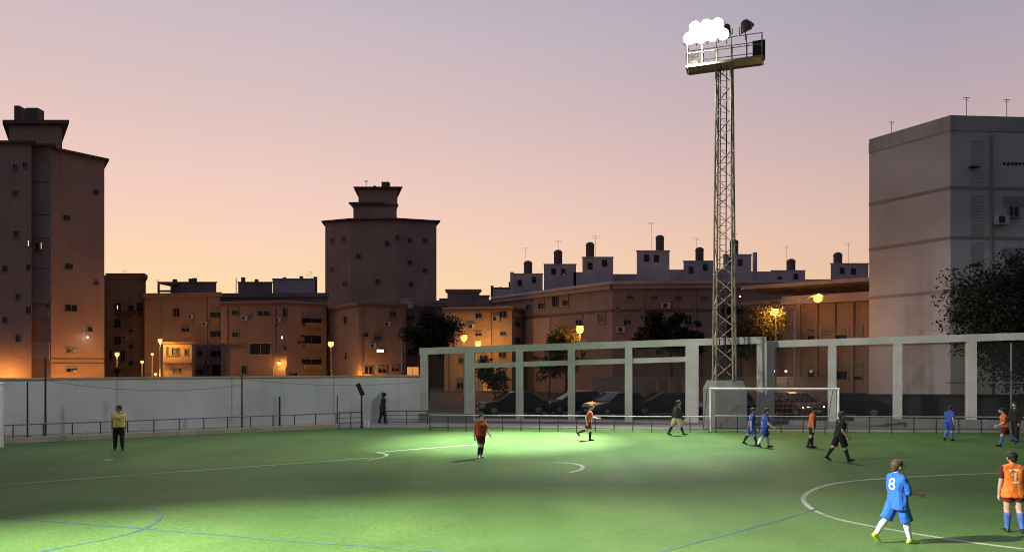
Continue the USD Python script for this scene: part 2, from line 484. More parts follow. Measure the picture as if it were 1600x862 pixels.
# ------------------------------------------------------------------ goals
def goal(label, a, b, h, depth, back, r=.05):
    a, b, back = np.asarray(a, float)[:2], np.asarray(b, float)[:2], np.asarray(back, float)
    t = thing('football_goal', label, 'goal', (*a, 0))
    A, B = np.array([*a, h]), np.array([*b, h])
    obj('goalpost', tube([(*a, 0), (*a, h - r)], r, 12), goal_white, t, smooth=40)
    obj('goalpost', tube([(*b, 0), (*b, h - r)], r, 12), goal_white, t, smooth=40)
    d = (b - a) / np.linalg.norm(b - a)
    obj('crossbar', tube([A - (*(d * r), 0), B + (*(d * r), 0)], r, 12), goal_white, t, smooth=40)
    ends = []
    for p in (a, b):
        q1, q2 = p + back * depth * .45, p + back * depth
        obj('back_stay', tube([(*p, h - .03), (*q1, h - .06), (*q2, .03)], .018, 6), rail_dark, t)
        ends.append((q1, q2))
    obj('ground_bar', tube([(*ends[0][1], .03), (*ends[1][1], .03)], .02, 6), rail_dark, t)
    # the net: cords of the roof, back and sides
    pts, counts = [], []

    def cord(*ps):
        pts.extend(ps)
        counts.append(len(ps))
    L = np.linalg.norm(b - a)
    n = int(L / .24)
    for i in range(n + 1):
        s = a + (b - a) * i / n
        sag = .05 * math.sin(i * 1.7)
        cord((*s, h), (*(s + back * depth * .45), h - .08 + sag), (*(s + back * depth * .8), h * .45 + sag), (*(s + back * depth), .04))
    for k in range(12):
        f = (k + 1) / 12
        y, z = (depth * .45 * f / .35, h - .06) if f < .35 else (depth * (.45 + .55 * (f - .35) / .65), h * (1 - (f - .35) / .65) + .03)
        cord((*(a + back * y), z), (*(a + (b - a) * .5 + back * y), z - .03), (*(b + back * y), z))
    for p in (a, b):
        for k in range(1, 7):
            z = h * k / 7
            dd = depth * (.45 + .55 * (1 - k / 7))
            cord((*p, z), (*(p + back * dd), z))
            cord((*(p + back * depth * k / 7), h - .05 if k < 3 else h * (1 - (k / 7 - .45) / .55)), (*(p + back * depth * k / 7), .02))
    o = origin[str(t.GetPath())]
    cv = UsdGeom.BasisCurves.Define(stage, unique(str(t.GetPath()), 'net'))
    cv.CreateTypeAttr('linear')
    cv.CreatePointsAttr(Vt.Vec3fArray.FromNumpy((np.array(pts) - o).astype(np.float32)))
    cv.CreateCurveVertexCountsAttr(counts)
    cv.CreateWidthsAttr([.0045])
    cv.SetWidthsInterpolation('constant')
    UsdShade.MaterialBindingAPI.Apply(cv.GetPrim()).Bind(net_cord)


gl, gr_ = XY(1110, 34.9), XY(1310, 34.75)
goal('white small football goal on the far side under the floodlight mast', gl, gr_, 2.03, 1.3, (0, 1))
gp = XY(3, 28.45)
goal('tall white football goal cut by the left edge', gp - kd * 7.32, gp, 2.44, 1.6, kn, r=.06)


# ------------------------------------------------------------------ poles by the wall
def wall_pole(label, px, D, ytop, r, m=black_metal, base_z=0.0, plate=None):
    b = XY(px, D)
    zt = ZT(ytop, D)
    t = thing('wall_pole', label, 'pole', (*b, 0))
    obj('pole', tube([(*b, base_z), (*b, zt)], [r, r * .85], 8), m, t, smooth=40)
    obj('base_plate', box(b[0] - .1, b[0] + .1, b[1] - .1, b[1] + .1, 0, .03), m, t)
    obj('cap', at(lathe([(r * 1.05, 0), (r * 1.1, .03), (r * .4, .06)], 8), (*b, zt)), m, t)
    return t, np.array([*b, zt])


wall_pole('thick dark pole before the white wall near the left edge', 71, 32.0, 560, .045)
wall_pole('thinner dark pole left of the thick one by the wall', 43, 32.4, 598, .035)
_, ptop = wall_pole('dark cable pole at the middle of the white wall', 378, 36.6, 588, .043)
wall_pole('short dark post left of the low wall bars', 437, 36.2, 621, .05)
wall_pole('thin short post at the end of the kerb railing', 527, 37.6, 620, .03)
tp, stp = wall_pole('tall dark post carrying a small tilted panel at the wall corner', 565, 37.2, 612, .045)
pan = box(-.11, .11, -.03, .03, -.33, .33)
pan.apply_transform(trimesh.transformations.rotation_matrix(-.42, (0, 1, 0)))
pan.apply_translation(stp + (-.05, -.06, .12))
obj('panel', pan, black_metal, tp, label='small tilted dark panel')
for i, px in enumerate((570.5, 575.5)):
    b = XY(px, 37.0)
    tpost = thing('marker_post', ('left' if i == 0 else 'right') + ' one of two tiny white posts at the foot of the panel post', 'post', (*b, 0))
    obj('stem', at(lathe([(.05, 0), (.05, .3), (.035, .34)], 8), (*b, 0)), goal_white, tpost, smooth=40)
    obj('foot', at(lathe([(.09, 0), (.08, .03)], 8), (*b, 0)), plinth_mat, tpost)
cab = []
for (p, q, s) in ((P(-60, 592, 31.0), P(71, 594, 31.95), .06), (P(71, 594, 31.95), P(378, 601, 36.55), .35), (ptop - (0, 0, .12), P(655, 596, 41.5), .25)):
    f = np.linspace(0, 1, 14)
    pts = p + (q - p) * f[:, None] - np.array([0, 0, 1]) * (4 * s * f * (1 - f))[:, None]
    cab.append(tube(pts, .008, 5))
obj('cable', cab, black_metal, label='thin dark cable sagging between the poles along the white wall', cat='cable')


# ------------------------------------------------------------------ buildings
class Face:
    def __init__(s, a, b):
        s.a, s.b = np.asarray(a, float), np.asarray(b, float)
        s.L = np.linalg.norm(s.b - s.a)
        s.t = (s.b - s.a) / s.L
        s.n = np.array([s.t[1], -s.t[0]])

    def hit(s, px, py):
        k = (px - 800) / K
        d = s.b - s.a
        u = (k * s.a[1] - s.a[0]) / (d[0] - k * d[1])
        p = s.a + d * u
        return u * s.L, ZT(py, p[1]), p[1]

    def p(s, u, z, out=0.0):
        q = s.a + s.t * u + s.n * out
        return np.array([q[0], q[1], z])

    def slab(s, u0, u1, z0, z1, o0, o1):
        return prism([s.p(u0, 0, o0), s.p(u1, 0, o0), s.p(u1, 0, o1), s.p(u0, 0, o1)], z0, z1)


lit_warm = mat_emit('lit_window', (1.0, .36, .08), .75)
lit_cool = mat_emit('cool_lit_window', (.85, .93, 1.0), 2.4)


def window(b, F, px, py, w, h, style='plain', fm=None):
    u, z, D = F.hit(px, py)
    s = D / K
    w = w * s / max(.35, abs(F.t[0]))
    h = h * s
    u0, u1, z0, z1 = u - w / 2, u + w / 2, z - h / 2, z + h / 2
    fm = fm or frame_mat
    glass = lit_warm if style == 'lit' else lit_cool if style == 'cool' else pane_mat
    win = obj('window', F.slab(u0, u1, z0, z1, .004, .02), glass, b, label={'lit': 'small lit window', 'cool': 'small bright window'}.get(style))
    f = .07
    obj('frame', [F.slab(u0 - f, u0, z0 - f, z1 + f, .003, .09), F.slab(u1, u1 + f, z0 - f, z1 + f, .003, .09), F.slab(u0, u1, z1, z1 + f, .003, .09),
                  F.slab((u0 + u1) / 2 - .03, (u0 + u1) / 2 + .03, z0, z1, .021, .05)], fm, win)
    obj('sill', F.slab(u0 - .12, u1 + .12, z0 - f - .03, z0, .003, .14), fm, win)
    if style == 'shutter':
        n = max(3, int(h * .55 / .12))
        obj('shutter', [F.slab(u0, u1, z1 - .12 * (i + 1) + .012, z1 - .12 * i, .022, .06) for i in range(n)], shutter_mat, win)
    if style == 'bars':
        n = max(4, int(w / .22))
        obj('grille', [F.slab(u0 + (u1 - u0) * i / n - .012, u0 + (u1 - u0) * i / n + .012, z0, z1, .1, .125) for i in range(n + 1)] +
            [F.slab(u0, u1, zz - .015, zz + .015, .126, .15) for zz in (z0 + .05, (z0 + z1) / 2, z1 - .05)], iron, win)
    return win


def balcony(b, F, px, py, w, h, m):
    u, z, D = F.hit(px, py)
    s = D / K
    w, h = w * s, h * s
    bal = obj('balcony', [F.slab(u - w / 2, u + w / 2, z - h / 2, z - h / 2 + .14, .002, .9), F.slab(u - w / 2, u + w / 2, z - h / 2 + .14, z + h / 2, .8, .88),
                          F.slab(u - w / 2, u - w / 2 + .08, z - h / 2 + .14, z + h / 2, .002, .799), F.slab(u + w / 2 - .08, u + w / 2, z - h / 2 + .14, z + h / 2, .002, .799)], m, b)
    return bal


def antenna(b, px, ytop, ybase, D, arms=3, r=.02):
    p = XY(px, D)
    z0, z1 = ZT(ybase, D), ZT(ytop, D)
    parts = [tube([(*p, z0), (*p, z1)], r, 5)]
    for i in range(arms):
        z = z1 - .05 - .16 * i
        w = .45 - .08 * i
        parts.append(tube([(p[0] - w, p[1], z), (p[0] + w, p[1] + .2, z)], r * .6, 4))
    obj('antenna', parts, black_metal, b)


def block(name, label, cat, front, depth, ytop, ref, m, roof_over=.25, parapet=.5, roof_mat=None, group=None):
    """front: list of (px, D) seen left to right; the rest of the plan lies behind. ytop: roof row at vertex ref"""
    pts = [XY(*v) for v in front]
    z = ZT(ytop, front[ref][1])
    cm = np.mean(pts, axis=0)
    bk = [q * (1 + depth / q[1]) for q in (pts[-1], pts[0])]          # the sides run straight away from the street
    bk = [q + (cm * (1 + depth / cm[1]) - q) * .22 for q in bk]
    back = bk
    plan = pts + back
    c = np.mean(pts, axis=0)
    t = thing(name, label, cat, (c[0], c[1], 0), group)
    obj('wall', prism(plan, 0, z - .3), m, t)
    g = grown(plan, roof_over)
    r = obj('roof', prism(g, z - .3, z), roof_mat or m, t)
    if parapet:
        ring = sg.Polygon([tuple(x) for x in plan]).buffer(roof_over - .04, join_style=2)
        ring = ring.difference(sg.Polygon([tuple(x) for x in plan]).buffer(-.2, join_style=2))
        pm = trimesh.creation.extrude_polygon(ring, parapet, engine='earcut')
        pm.apply_translation((0, 0, z))
        obj('parapet', pm, m, r)
    faces = [Face(a, b) for a, b in zip(pts[:-1], pts[1:])]
    return t, faces, z


def hut(b, px0, px1, ytop, D, depth, z0, m, over=.12, slab=.15, roofm=None):
    """a penthouse or stair hut on a roof"""
    a, c = XY(px0, D), XY(px1, D)
    z1 = ZT(ytop, D)
    a2, c2 = XY(px0, D + depth), XY(px1, D + depth)
    pl = [a, c, c2 + (a2 - c2) * .12, a2 + (c2 - a2) * .12]
    h = obj('rooftop_hut', prism(pl, z0, z1 - slab), m, b)
    obj('hut_roof', prism(grown(pl, over), z1 - slab, z1), roofm or m, h)
    return h, Face(a, c), z1


brick_l = mat_plaster('tower_brown_render', (.38, .25, .20), amount=.3, big=.15)
brick_dark = mat_plaster('tower_dark_edge', (.13, .095, .085), amount=.3)
stair_grey = mat_plaster('stair_grey_panel', (.31, .27, .25), amount=.45)
mauve = mat_plaster('mauve_render', (.27, .20, .185), amount=.35)
brown = mat_plaster('brown_render', (.30, .21, .17), amount=.35)
ochre = mat_plaster('ochre_render', (.40, .30, .20), amount=.3)
beige = mat_plaster('beige_render', (.42, .33, .25), amount=.35)
grey_white = mat_plaster('rooftop_white_render', (.43, .38, .40), amount=.4)
pinkish = mat_plaster('pinkish_render', (.36, .29, .27), amount=.3)
tile = mat_plain('roof_edge_clay', (.16, .09, .07), .8, var=.25)

# left tower
LT = [(-130, 96.2), (49, 96.2), (49.5, 97.6), (80, 97.6), (81, 98.8), (163, 104.2)]
tower, F, zt = block('tower_block', 'tall brown tower block at the left edge with a pale stair strip', 'building', LT, 18, 248, 5, brick_l, roof_over=.55, parapet=0, roof_mat=brick_dark)
Fl, Fs, Fr = F[0], F[2], F[4]
h, hf, hz = hut(tower, 14, 97, 190, 100.5, 9, zt, brick_l, over=.7, slab=.5, roofm=brick_dark)
c0, c1 = XY(14, 100.5), XY(97, 100.5)
cq = np.array(grown([c0, c1, XY(88, 109.5), XY(24, 109.5)], .7))
cz = [(*q_, hz) for q_ in cq[:4]]
mid = cq[:4].mean(0)
capv = np.array(cz + [(*(mid - (.6, 0)), hz + .9), (*(mid + (.6, 0)), hz + .9)])
capm = trimesh.convex.convex_hull(capv)
pyr = capm
obj('hipped_cap', pyr, brick_dark, tower)
for a, b, y in ((22, 30, 165), (40, 59, 168.5)):
    p, q = XY(a, 103), XY(b, 103)
    obj('chimney', box(p[0], q[0], 103, 104.4, hz - .1, ZT(y, 103)), brick_dark, tower)
for y0, y1, m in ((242, 285, stair_grey), (286, 336, stair_grey), (337, 372, stair_grey), (400, 420, stair_grey), (421, 475, stair_grey), (480, 500, stair_grey), (533, 562, grey_white)):
    ua, za, _ = Fs.hit(51, y1)
    ub, zb, _ = Fs.hit(78, y0)
    obj('stair_panel', Fs.slab(ua, ub, za + .06, zb, .003, .12), m, tower)
for x, y, w, h_, st in ((24, 262, 6, 8, 'plain'), (24, 302, 6, 8, 'plain'), (25, 366, 6, 9, 'plain'), (28, 464, 6, 9, 'plain'), (28, 528, 6, 10, 'plain'), (45, 418, 6, 10, 'plain'), (45, 484, 7, 10, 'plain'), (8, 420, 6, 9, 'plain'), (8, 500, 6, 9, 'plain'), (45, 380, 2, 9, 'cool'), (39, 258, 6, 8, 'plain')):
    window(tower, Fl, x, y, w, h_, st)
for x, y, w, h_, st in ((111, 481, 10, 10, 'plain'), (108, 416, 6, 8, 'plain'), (150, 300, 4, 7, 'plain'), (112, 576, 9, 9, 'shutter'), (104, 340, 5, 7, 'plain'), (150, 440, 4, 7, 'shutter'), (112, 546, 8, 9, 'shutter'), (140, 514, 4, 7, 'plain')):
    window(tower, Fr, x, y, w, h_, st)
for x, y, w, h_, st in ((60, 386, 7, 12, 'plain'), (64, 384, 2.2, 10, 'cool'), (65, 260, 7, 9, 'plain'), (65, 310, 7, 9, 'shutter'), (66, 445, 7, 9, 'plain'), (66, 492, 8, 6, 'plain'), (76, 478, 4, 14, 'plain')):
    window(tower, Fs, x, y, w, h_, st)
for y in (559, 566):
    ua, za, _ = Fr.hit(82, y)
    obj('floor_band', Fr.slab(0.0, Fr.L, za - .14, za, .003, .10), brick_dark, tower)

# central tower
CT = [(508, 164.2), (548, 161.6), (621, 161.2), (682, 163.8)]
tower2, F2, zt2 = block('tower_block', 'distant brown tower block standing alone behind the low houses', 'building', CT, 20, 345.5, 0, brick_l, roof_over=.75, parapet=0, roof_mat=brick_dark)
h, _, hz = hut(tower2, 552, 620, 319, 162.5, 14, zt2, brick_l, over=.3, slab=.4, roofm=brick_dark)
p, q = XY(545, 162), XY(600, 162)
obj('roof_ledge', prism([p, q, q + (0, 12), p + (0, 12)], hz + .01, hz + .35), brick_dark, tower2)
h, _, hz2 = hut(tower2, 560, 621, 293, 163.2, 10, hz - .2, brick_l, over=.95, slab=.3, roofm=brick_dark)
for a, b, y in ((596, 608, 284), (583, 587, 290)):
    p, q = XY(a, 165), XY(b, 165)
    obj('chimney', box(p[0], q[0], 165, 166.5, hz2 - .1, ZT(y, 165)), brick_dark, tower2)
for x, y, f in ((519, 376, 0), (537, 373, 0), (519, 421, 0), (539, 443, 0), (605, 380, 1), (560, 400, 1), (590, 440, 1), (640, 375, 2), (621, 371, 1), (664, 422, 2), (642, 444, 2), (664, 376, 2), (640, 410, 2)):
    window(tower2, F2[f], x, y, 6, 7, 'plain')
antenna(tower2, 572, 282, 293, 166, 3, .06)

# the street of low flats at the left, seen over the wall
ba, Fa, za = block('apartment_block', 'four storey brown flats beside the left tower with stacked windows', 'building', [(150, 119), (228, 118)], 16, 432, 1, mauve, parapet=.3)
hut(ba, 166, 226, 427, 121, 8, za, mauve)
for x, y, w, h_, st in ((184, 480, 11, 12, 'plain'), (184, 505, 11, 13, 'plain'), (184, 532, 11, 13, 'plain'), (184, 480, 2, 6, 'cool'), (205, 477, 8, 14, 'shutter'), (219, 479, 11, 14, 'plain'), (205, 538, 7, 12, 'shutter'), (205, 514, 7, 9, 'shutter'), (172, 555, 7, 14, 'plain'), (205, 563, 7, 15, 'shutter'), (192, 556, 7, 16, 'plain')):
    window(ba, Fa[0], x, y, w, h_, st)
for x, y in ((196, 492), (214, 489)):
    balcony(ba, Fa[0], x, y, 20, 5, brick_dark)
antenna(ba, 194, 422, 432, 124, 2)

bb, Fb, zb = block('apartment_block', 'low brown flats with a rooftop pergola left of the dark gap', 'building', [(226, 112), (344, 110)], 15, 460, 1, brown, parapet=.35)
hut(bb, 268, 338, 440, 114, 7, zb, mauve)
hut(bb, 281, 300, 458, 112.5, 1.2, zb, grey_white)
pg = []
for px in (248, 268):
    for dd in (112.5, 115.5):
        b = XY(px, dd)
        pg.append(box(b[0] - .12, b[0] + .12, b[1] - .12, b[1] + .12, zb, ZT(444, 113)))
p, q = XY(246, 112), XY(270, 112)
pg.append(box(p[0], q[0], 112, 116, ZT(444, 113), ZT(441, 113)))
pg.append(box(p[0], q[0], 112.0, 112.3, ZT(457, 113), ZT(454, 113)))
obj('pergola', pg, brick_dark, bb)
for px, w, y in ((272, 5, 436), (297, 5, 435), (303, 4, 434)):
    c = XY(px, 117)
    obj('chimney', box(c[0] - .25, c[0] + .25, 117, 117.6, zb, ZT(y, 117)), brick_dark, bb)
for x, y, w, h_, st in ((276, 488, 10, 12, 'plain'), (338, 488, 19, 15, 'shutter'), (290, 512, 12, 12, 'shutter'), (338, 518, 19, 16, 'shutter'), (339, 548, 19, 18, 'shutter'), (341, 578, 19, 18, 'plain'), (312, 548, 9, 12, 'shutter'), (312, 576, 13, 16, 'shutter')):
    window(bb, Fb[0], x, y, w, h_, st)
antenna(bb, 246, 436, 455, 115, 3)

def fittings(b, F, pipes=(), coolers=()):
    """drainpipes (photo column, top row, foot row) and air conditioners (photo point)"""
    for px, y0, y1 in pipes:
        u, z1, _ = F.hit(px, y0)
        obj('drainpipe', tube([F.p(u, max(0, F.hit(px, y1)[1]), .09), F.p(u, z1, .09)], .07, 6), frame_mat, b)
    for px, py in coolers:
        u, z, _ = F.hit(px, py)
        c = obj('air_conditioner', F.slab(u - .42, u + .42, z - .3, z + .3, .12, .45), frame_light, b)
        obj('fan_grille', F.slab(u - .3, u + .1, z - .22, z + .22, .452, .47), iron, c)


fittings(ba, Fa[0], [(170, 445, 600), (224, 450, 600)], [(198, 527)])
fittings(bb, Fb[0], [(252, 465, 600), (324, 465, 600)], [(300, 494), (322, 506), (353 - 28, 566)])
# low projecting wing whose front is lit by the street lamp
bw, Fw, zw = block('corner_house', 'bright sodium lit little house wing under the street lamp', 'building', [(255, 101), (300, 101)], 6, 534, 0, ochre, parapet=.0, roof_over=.35, roof_mat=tile)
for x, y, w, h_, st in ((262, 549, 3, 14, 'plain'), (271, 549, 4, 11, 'plain'), (278, 549, 4, 11, 'plain'), (291, 550, 4, 9, 'plain'), (273, 578.5, 4, 6, 'plain'), (281, 578.5, 4, 6, 'plain')):
    window(bw, Fw[0], x, y, w, h_, st, frame_mat)
ua, z_, _ = Fw[0].hit(258, 567)
obj('canopy', Fw[0].slab(.2, Fw[0].L, z_ - .1, z_ + .12, .003, .5), tile, bw)

bc, Fc, zc = block('apartment_block', 'wide mauve flats with a long rooftop hut between the two towers', 'building', [(340, 122), (512, 121)], 15, 462, 0, mauve, parapet=.4)
for a, b, y in ((372, 425, 440), (426, 492, 435)):
    hut(bc, a, b, y, 124, 6, zc, grey_white if a == 426 else mauve)
for px, y in ((379, 433), (470, 431), (492, 432), (400, 436), (444, 433)):
    c = XY(px, 127)
    obj('chimney', box(c[0] - .25, c[0] + .25, 127, 127.6, zc, ZT(y, 127)), brick_dark, bc)
antenna(bc, 369, 434, 462, 123, 0, .07)
antenna(bc, 486, 424, 440, 126, 3)
antenna(bc, 480, 428, 440, 125, 2)

bd, Fd, zd = block('apartment_block', 'brown flats with barred windows in the middle of the low row', 'building', [(345, 104), (448, 102), (510, 106)], 12, 474, 0, brown, parapet=.25, roof_mat=tile)
for x, y, w, h_, st, f in ((412, 487, 20, 12, 'shutter', 0), (368, 486, 10, 12, 'shutter', 0), (446, 488, 8, 13, 'plain', 0), (407, 545, 34, 17, 'bars', 0), (368, 520, 10, 12, 'shutter', 0), (446, 541, 4, 10, 'shutter', 0), (382, 577, 8, 12, 'plain', 0),
                       (487, 497, 25, 18, 'shutter', 1), (486, 530, 25, 12, 'plain', 1), (487, 562, 25, 12, 'shutter', 1), (441, 527, 3, 4, 'cool', 0), (470, 532, 7, 10, 'shutter', 1), (461, 584, 8, 5, 'plain', 0)):
    window(bd, Fd[f], x, y, w, h_, st, frame_light if w == 34 else None)
fittings(bd, Fd[0], [(356, 480, 600), (430, 480, 600)], [(384, 497), (452 - 16, 500)])
for y in (508, 540, 573):
    balcony(bd, Fd[1], 487, y, 28, 7, brown)
ua, z_, _ = Fd[0].hit(437, 587)
ub, zt_, _ = Fd[0].hit(437, 567)
dr = obj('door', Fd[0].slab(ua - .75, ua + .75, 0, zt_ - .6, .003, .07), ochre, bd, label='pale door under the wall lamp')
obj('door_frame', [Fd[0].slab(ua - .95, ua - .76, 0, zt_ - .55, .003, .16), Fd[0].slab(ua + .76, ua + .95, 0, zt_ - .55, .003, .16)], frame_light, dr)

be, Fe, ze = block('apartment_block', 'plain brown corner flats with a bright lit edge below the distant tower', 'building', [(508, 108), (560, 96), (634, 98)], 12, 474, 1, brown, parapet=.2, roof_mat=tile)
for x, y, w, h_, st, f in ((540, 500, 8, 12, 'plain', 0), (541, 556, 6, 11, 'plain', 0), (514, 515, 10, 8, 'shutter', 0), (614, 491, 9, 8, 'plain', 1), (570, 520, 10, 12, 'shutter', 1), (590, 525, 9, 12, 'shutter', 1), (594, 548, 10, 4.5, 'cool', 1), (576, 578, 12, 12, 'plain', 1), (597, 577, 12, 10, 'shutter', 1), (617, 575, 9, 9, 'shutter', 1), (495, 576, 8, 8, 'plain', 0), (516, 580, 12, 8, 'shutter', 0)):
    window(be, Fe[f], x, y, w, h_, st)
fittings(be, Fe[1], [(566, 480, 600), (628, 480, 600)], [(604, 506), (582, 540)])
for px0, px1, y in ((580, 600, 469), (626, 645, 466)):
    hut(be, px0, px1, y, 104, 3, ze, grey_white)

bg_, Fg_, zg_ = block('apartment_block', 'dark recessed flats with a lit stair window right of the corner flats', 'building', [(628, 108), (702, 108)], 12, 478, 0, brown, parapet=.2, roof_mat=tile)
for x, y, w, h_, st in ((642, 493, 12, 14, 'shutter'), (645, 545, 16, 20, 'shutter'), (645, 580, 18, 14, 'lit'), (676, 520, 10, 12, 'shutter'), (690, 552, 9, 12, 'plain'), (645, 520, 12, 12, 'shutter')):
    window(bg_, Fg_[0], x, y, w, h_, st)

bf, Ff, zf = block('apartment_block', 'ochre lit flats behind the white frames with two round lamps before them', 'building', [(694, 86), (800, 84), (818, 88)], 12, 481, 1, ochre, parapet=.2, roof_mat=tile)
hut(bf, 699, 749, 452, 96, 4, zf, mauve, over=.25, slab=.35)
hut(bf, 742, 764, 461, 95, 4, zf, mauve)
for x, y, w, h_, st, f in ((748, 493, 9, 7, 'plain', 0), (786, 491, 10, 9, 'plain', 0), (786, 521, 8, 5, 'plain', 0), (808, 503, 9, 14, 'shutter', 1), (808, 532, 9, 10, 'plain', 1), (722, 560, 10, 12, 'shutter', 0), (785, 553, 10, 10, 'plain', 0), (748, 520, 9, 8, 'shutter', 0), (785, 585, 10, 12, 'plain', 0), (756, 556, 12, 14, 'shutter', 0), (720, 598, 11, 16, 'shutter', 0), (762, 600, 14, 20, 'lit', 0)):
    window(bf, Ff[f], x, y, w, h_, st)
fittings(bf, Ff[0], [(703, 488, 620), (768, 488, 620)], [(776, 498), (738, 510)])
# far huts showing between the tower and the long house
br, _, zr = block('apartment_block', 'distant low roofs between the lone tower and the long house', 'building', [(676, 130), (800, 128)], 12, 472, 0, mauve, parapet=.3)
for a, b, y in ((700, 748, 452), (770, 800, 449), (687, 700, 466)):
    hut(br, a, b, y, 132, 5, zr, mauve)
for px, y in ((769, 446), (782, 448), (797, 440)):
    c = XY(px, 133)
    obj('chimney', box(c[0] - .25, c[0] + .25, 133, 133.6, zr, ZT(y, 133)), brick_dark, br)

# the long house with domed chimneys
G0, G1, G2 = (775, 92.0), (957, 75.0), (1372, 73.0)
bl, Fg, zg = block('long_house', 'long mauve house with a row of rooftop huts with domed chimneys', 'building', [G0, G1, G2], 34, 440, 1, mauve, parapet=.0, roof_over=.6, roof_mat=grey_white)
for f in Fg:
    obj('cornice', f.slab(0, f.L, zg - .75, zg - .31, .002, .38), pinkish, bl)
    obj('floor_band', f.slab(0, f.L, zg - 3.0, zg - 2.8, .003, .12), brick_dark, bl)
pav = [(800, 848, 427, 825, 407, 93), (850, 900, 412, 872, 390, 88), (910, 958, 401, 922, 378, 81), (995, 1046, 391, 1031, 367, 78), (1068, 1115, 407, 1093, 386, 86), (1130, 1174, 397, 1147, 374, 80), (1205, 1258, 422, 1236, 404, 94), (1298, 1357, 411, 1309, 394, 86)]
for i, (a, b, y, cx, cy, D) in enumerate(pav):
    h, hf, hz = hut(bl, a, b, y, D, 4.5, zg - .02, grey_white, over=.06, slab=.12)
    r = 6.6 * D / K
    zc_ = ZT(cy, D + 2)
    c = XY(cx, D + 2)
    n = 8
    dome_pr = [(r, hz - .2), (r, zc_ - r * .9), (r * 1.12, zc_ - r * .85)] + [(r * 1.05 * math.cos(k / n * math.pi / 2), zc_ - r * .8 + r * .8 * math.sin(k / n * math.pi / 2)) for k in range(1, n)] + [(.02, zc_)]
    obj('domed_chimney', at(lathe(dome_pr, 14), (*c, 0)), brick_dark, h, smooth=40)
    for (fx, fy) in ((.72, .35), (.25, .6)) if i % 2 == 0 else ((.3, .45), (.6, .5)):
        px, py = a + (b - a) * fx, y + (zg and 18) * fy + 4
        u, z, DD = hf.hit(px, py)
        obj('vent_window', hf.slab(u - .28, u + .28, z - .38, z + .38, .004, .03), pane_mat, h)
    antenna(bl, a + (b - a) * .6 - 8, cy - 20 + (i % 3) * 5, y, D + 1, 2, .018)
for (a, b, y, D) in ((797, 803, 425, 92), (1178, 1183, 394, 84)):
    p, q = XY(a, D), XY(b, D)
    obj('chimney', box(p[0], q[0], D, D + .5, zg, ZT(y, D)), grey_white, bl)
# parapet walls between the huts
for (a, b, y, D) in ((770, 806, 452, 95), (1046, 1070, 421, 90), (1174, 1206, 424, 90), (958, 996, 428, 84), (1256, 1300, 439, 90), (896, 912, 425, 88), (1115, 1132, 420, 90)):
    p, q = XY(a, D), XY(b, D)
    obj('terrace_wall', box(p[0], q[0], D, D + .25, zg - .01, ZT(y, D)), grey_white, bl)
for x, y, w, h_, st in ((826, 476, 7, 16, 'shutter'), (846, 474, 8, 16, 'shutter'), (868, 471, 8, 16, 'plain'), (884, 469, 7, 16, 'shutter'), (830, 522, 9, 11, 'plain'), (872, 520, 8, 14, 'shutter'), (905, 500, 9, 14, 'shutter'), (940, 497, 9, 14, 'plain'), (838, 556, 8, 12, 'shutter'), (905, 556, 9, 16, 'shutter')):
    window(bl, Fg[0], x, y, w, h_, st)
for x, y, w, h_, st in ((985, 462, 9, 10, 'shutter'), (1022, 462, 9, 10, 'shutter'), (1060, 463, 9, 10, 'shutter'), (1100, 463, 9, 10, 'shutter'), (980, 500, 10, 15, 'shutter'), (1156, 463, 3, 3, 'cool'), (1015, 500, 10, 15, 'shutter'), (1075, 500, 10, 15, 'plain'), (985, 548, 10, 15, 'plain'), (1030, 546, 10, 15, 'shutter'), (1100, 545, 10, 15, 'shutter'), (964, 482, 4, 4, 'plain')):
    window(bl, Fg[1], x, y, w, h_, st)
fittings(bl, Fg[1], [(1005, 452, 620), (1086, 452, 620)], [(1040, 478), (970, 515)])
ua, z0_, _ = Fg[0].hit(822, 541)
ub, z1_, _ = Fg[0].hit(860, 496)
obj('plaster_patch', Fg[0].slab(ua, ub, z0_, z1_, .003, .10), pinkish, bl, label='paler pink patch of render')

# front house right of the mast
bh, Fh, zh = block('low_house', 'dark low house with a pale balcony band behind the curved street lamp', 'building', [(1160, 63), (1226, 60), (1372, 55.5)], 9, 467, 1, brown, parapet=0, roof_over=.1)
f = Fh[1]
obj('balcony_band', f.slab(0, f.L, zh - .5, zh + .15, .003, .7), pinkish, bh)
obj('upper_storey', prism([f.p(.2, 0, -1.2), f.p(f.L, 0, -1.2), f.p(f.L, 0, -5), f.p(.2, 0, -5)], zh, zh + .95), brick_dark, bh)
obj('eaves', prism([f.p(-3.5, 0, .4), f.p(f.L + .3, 0, .4), f.p(f.L + .3, 0, -6), f.p(-3.5, 0, -6)], zh + .96, zh + 1.25), pinkish, bh)
for u in np.linspace(1.2, f.L - .5, 5):
    obj('pilaster', f.slab(u - .12, u + .12, 0, zh - .51, .003, .18), brown, bh)
for i, u in enumerate(np.linspace(2.3, f.L - 1.6, 4)):
    for zz in (2.6, 5.4):
        w_ = obj('window', f.slab(u - .45, u + .45, zz - .6, zz + .6, .004, .02), pane_mat, bh)
        obj('frame', [f.slab(u - .52, u - .45, zz - .67, zz + .67, .003, .09), f.slab(u + .45, u + .52, zz - .67, zz + .67, .003, .09), f.slab(u - .45, u + .45, zz + .6, zz + .67, .003, .09)], frame_mat, w_)
        obj('shutter', [f.slab(u - .45, u + .45, zz + .6 - .12 * (k + 1) + .012, zz + .6 - .12 * k, .022, .06) for k in range(5 + (i % 2) * 3)], shutter_mat, w_)

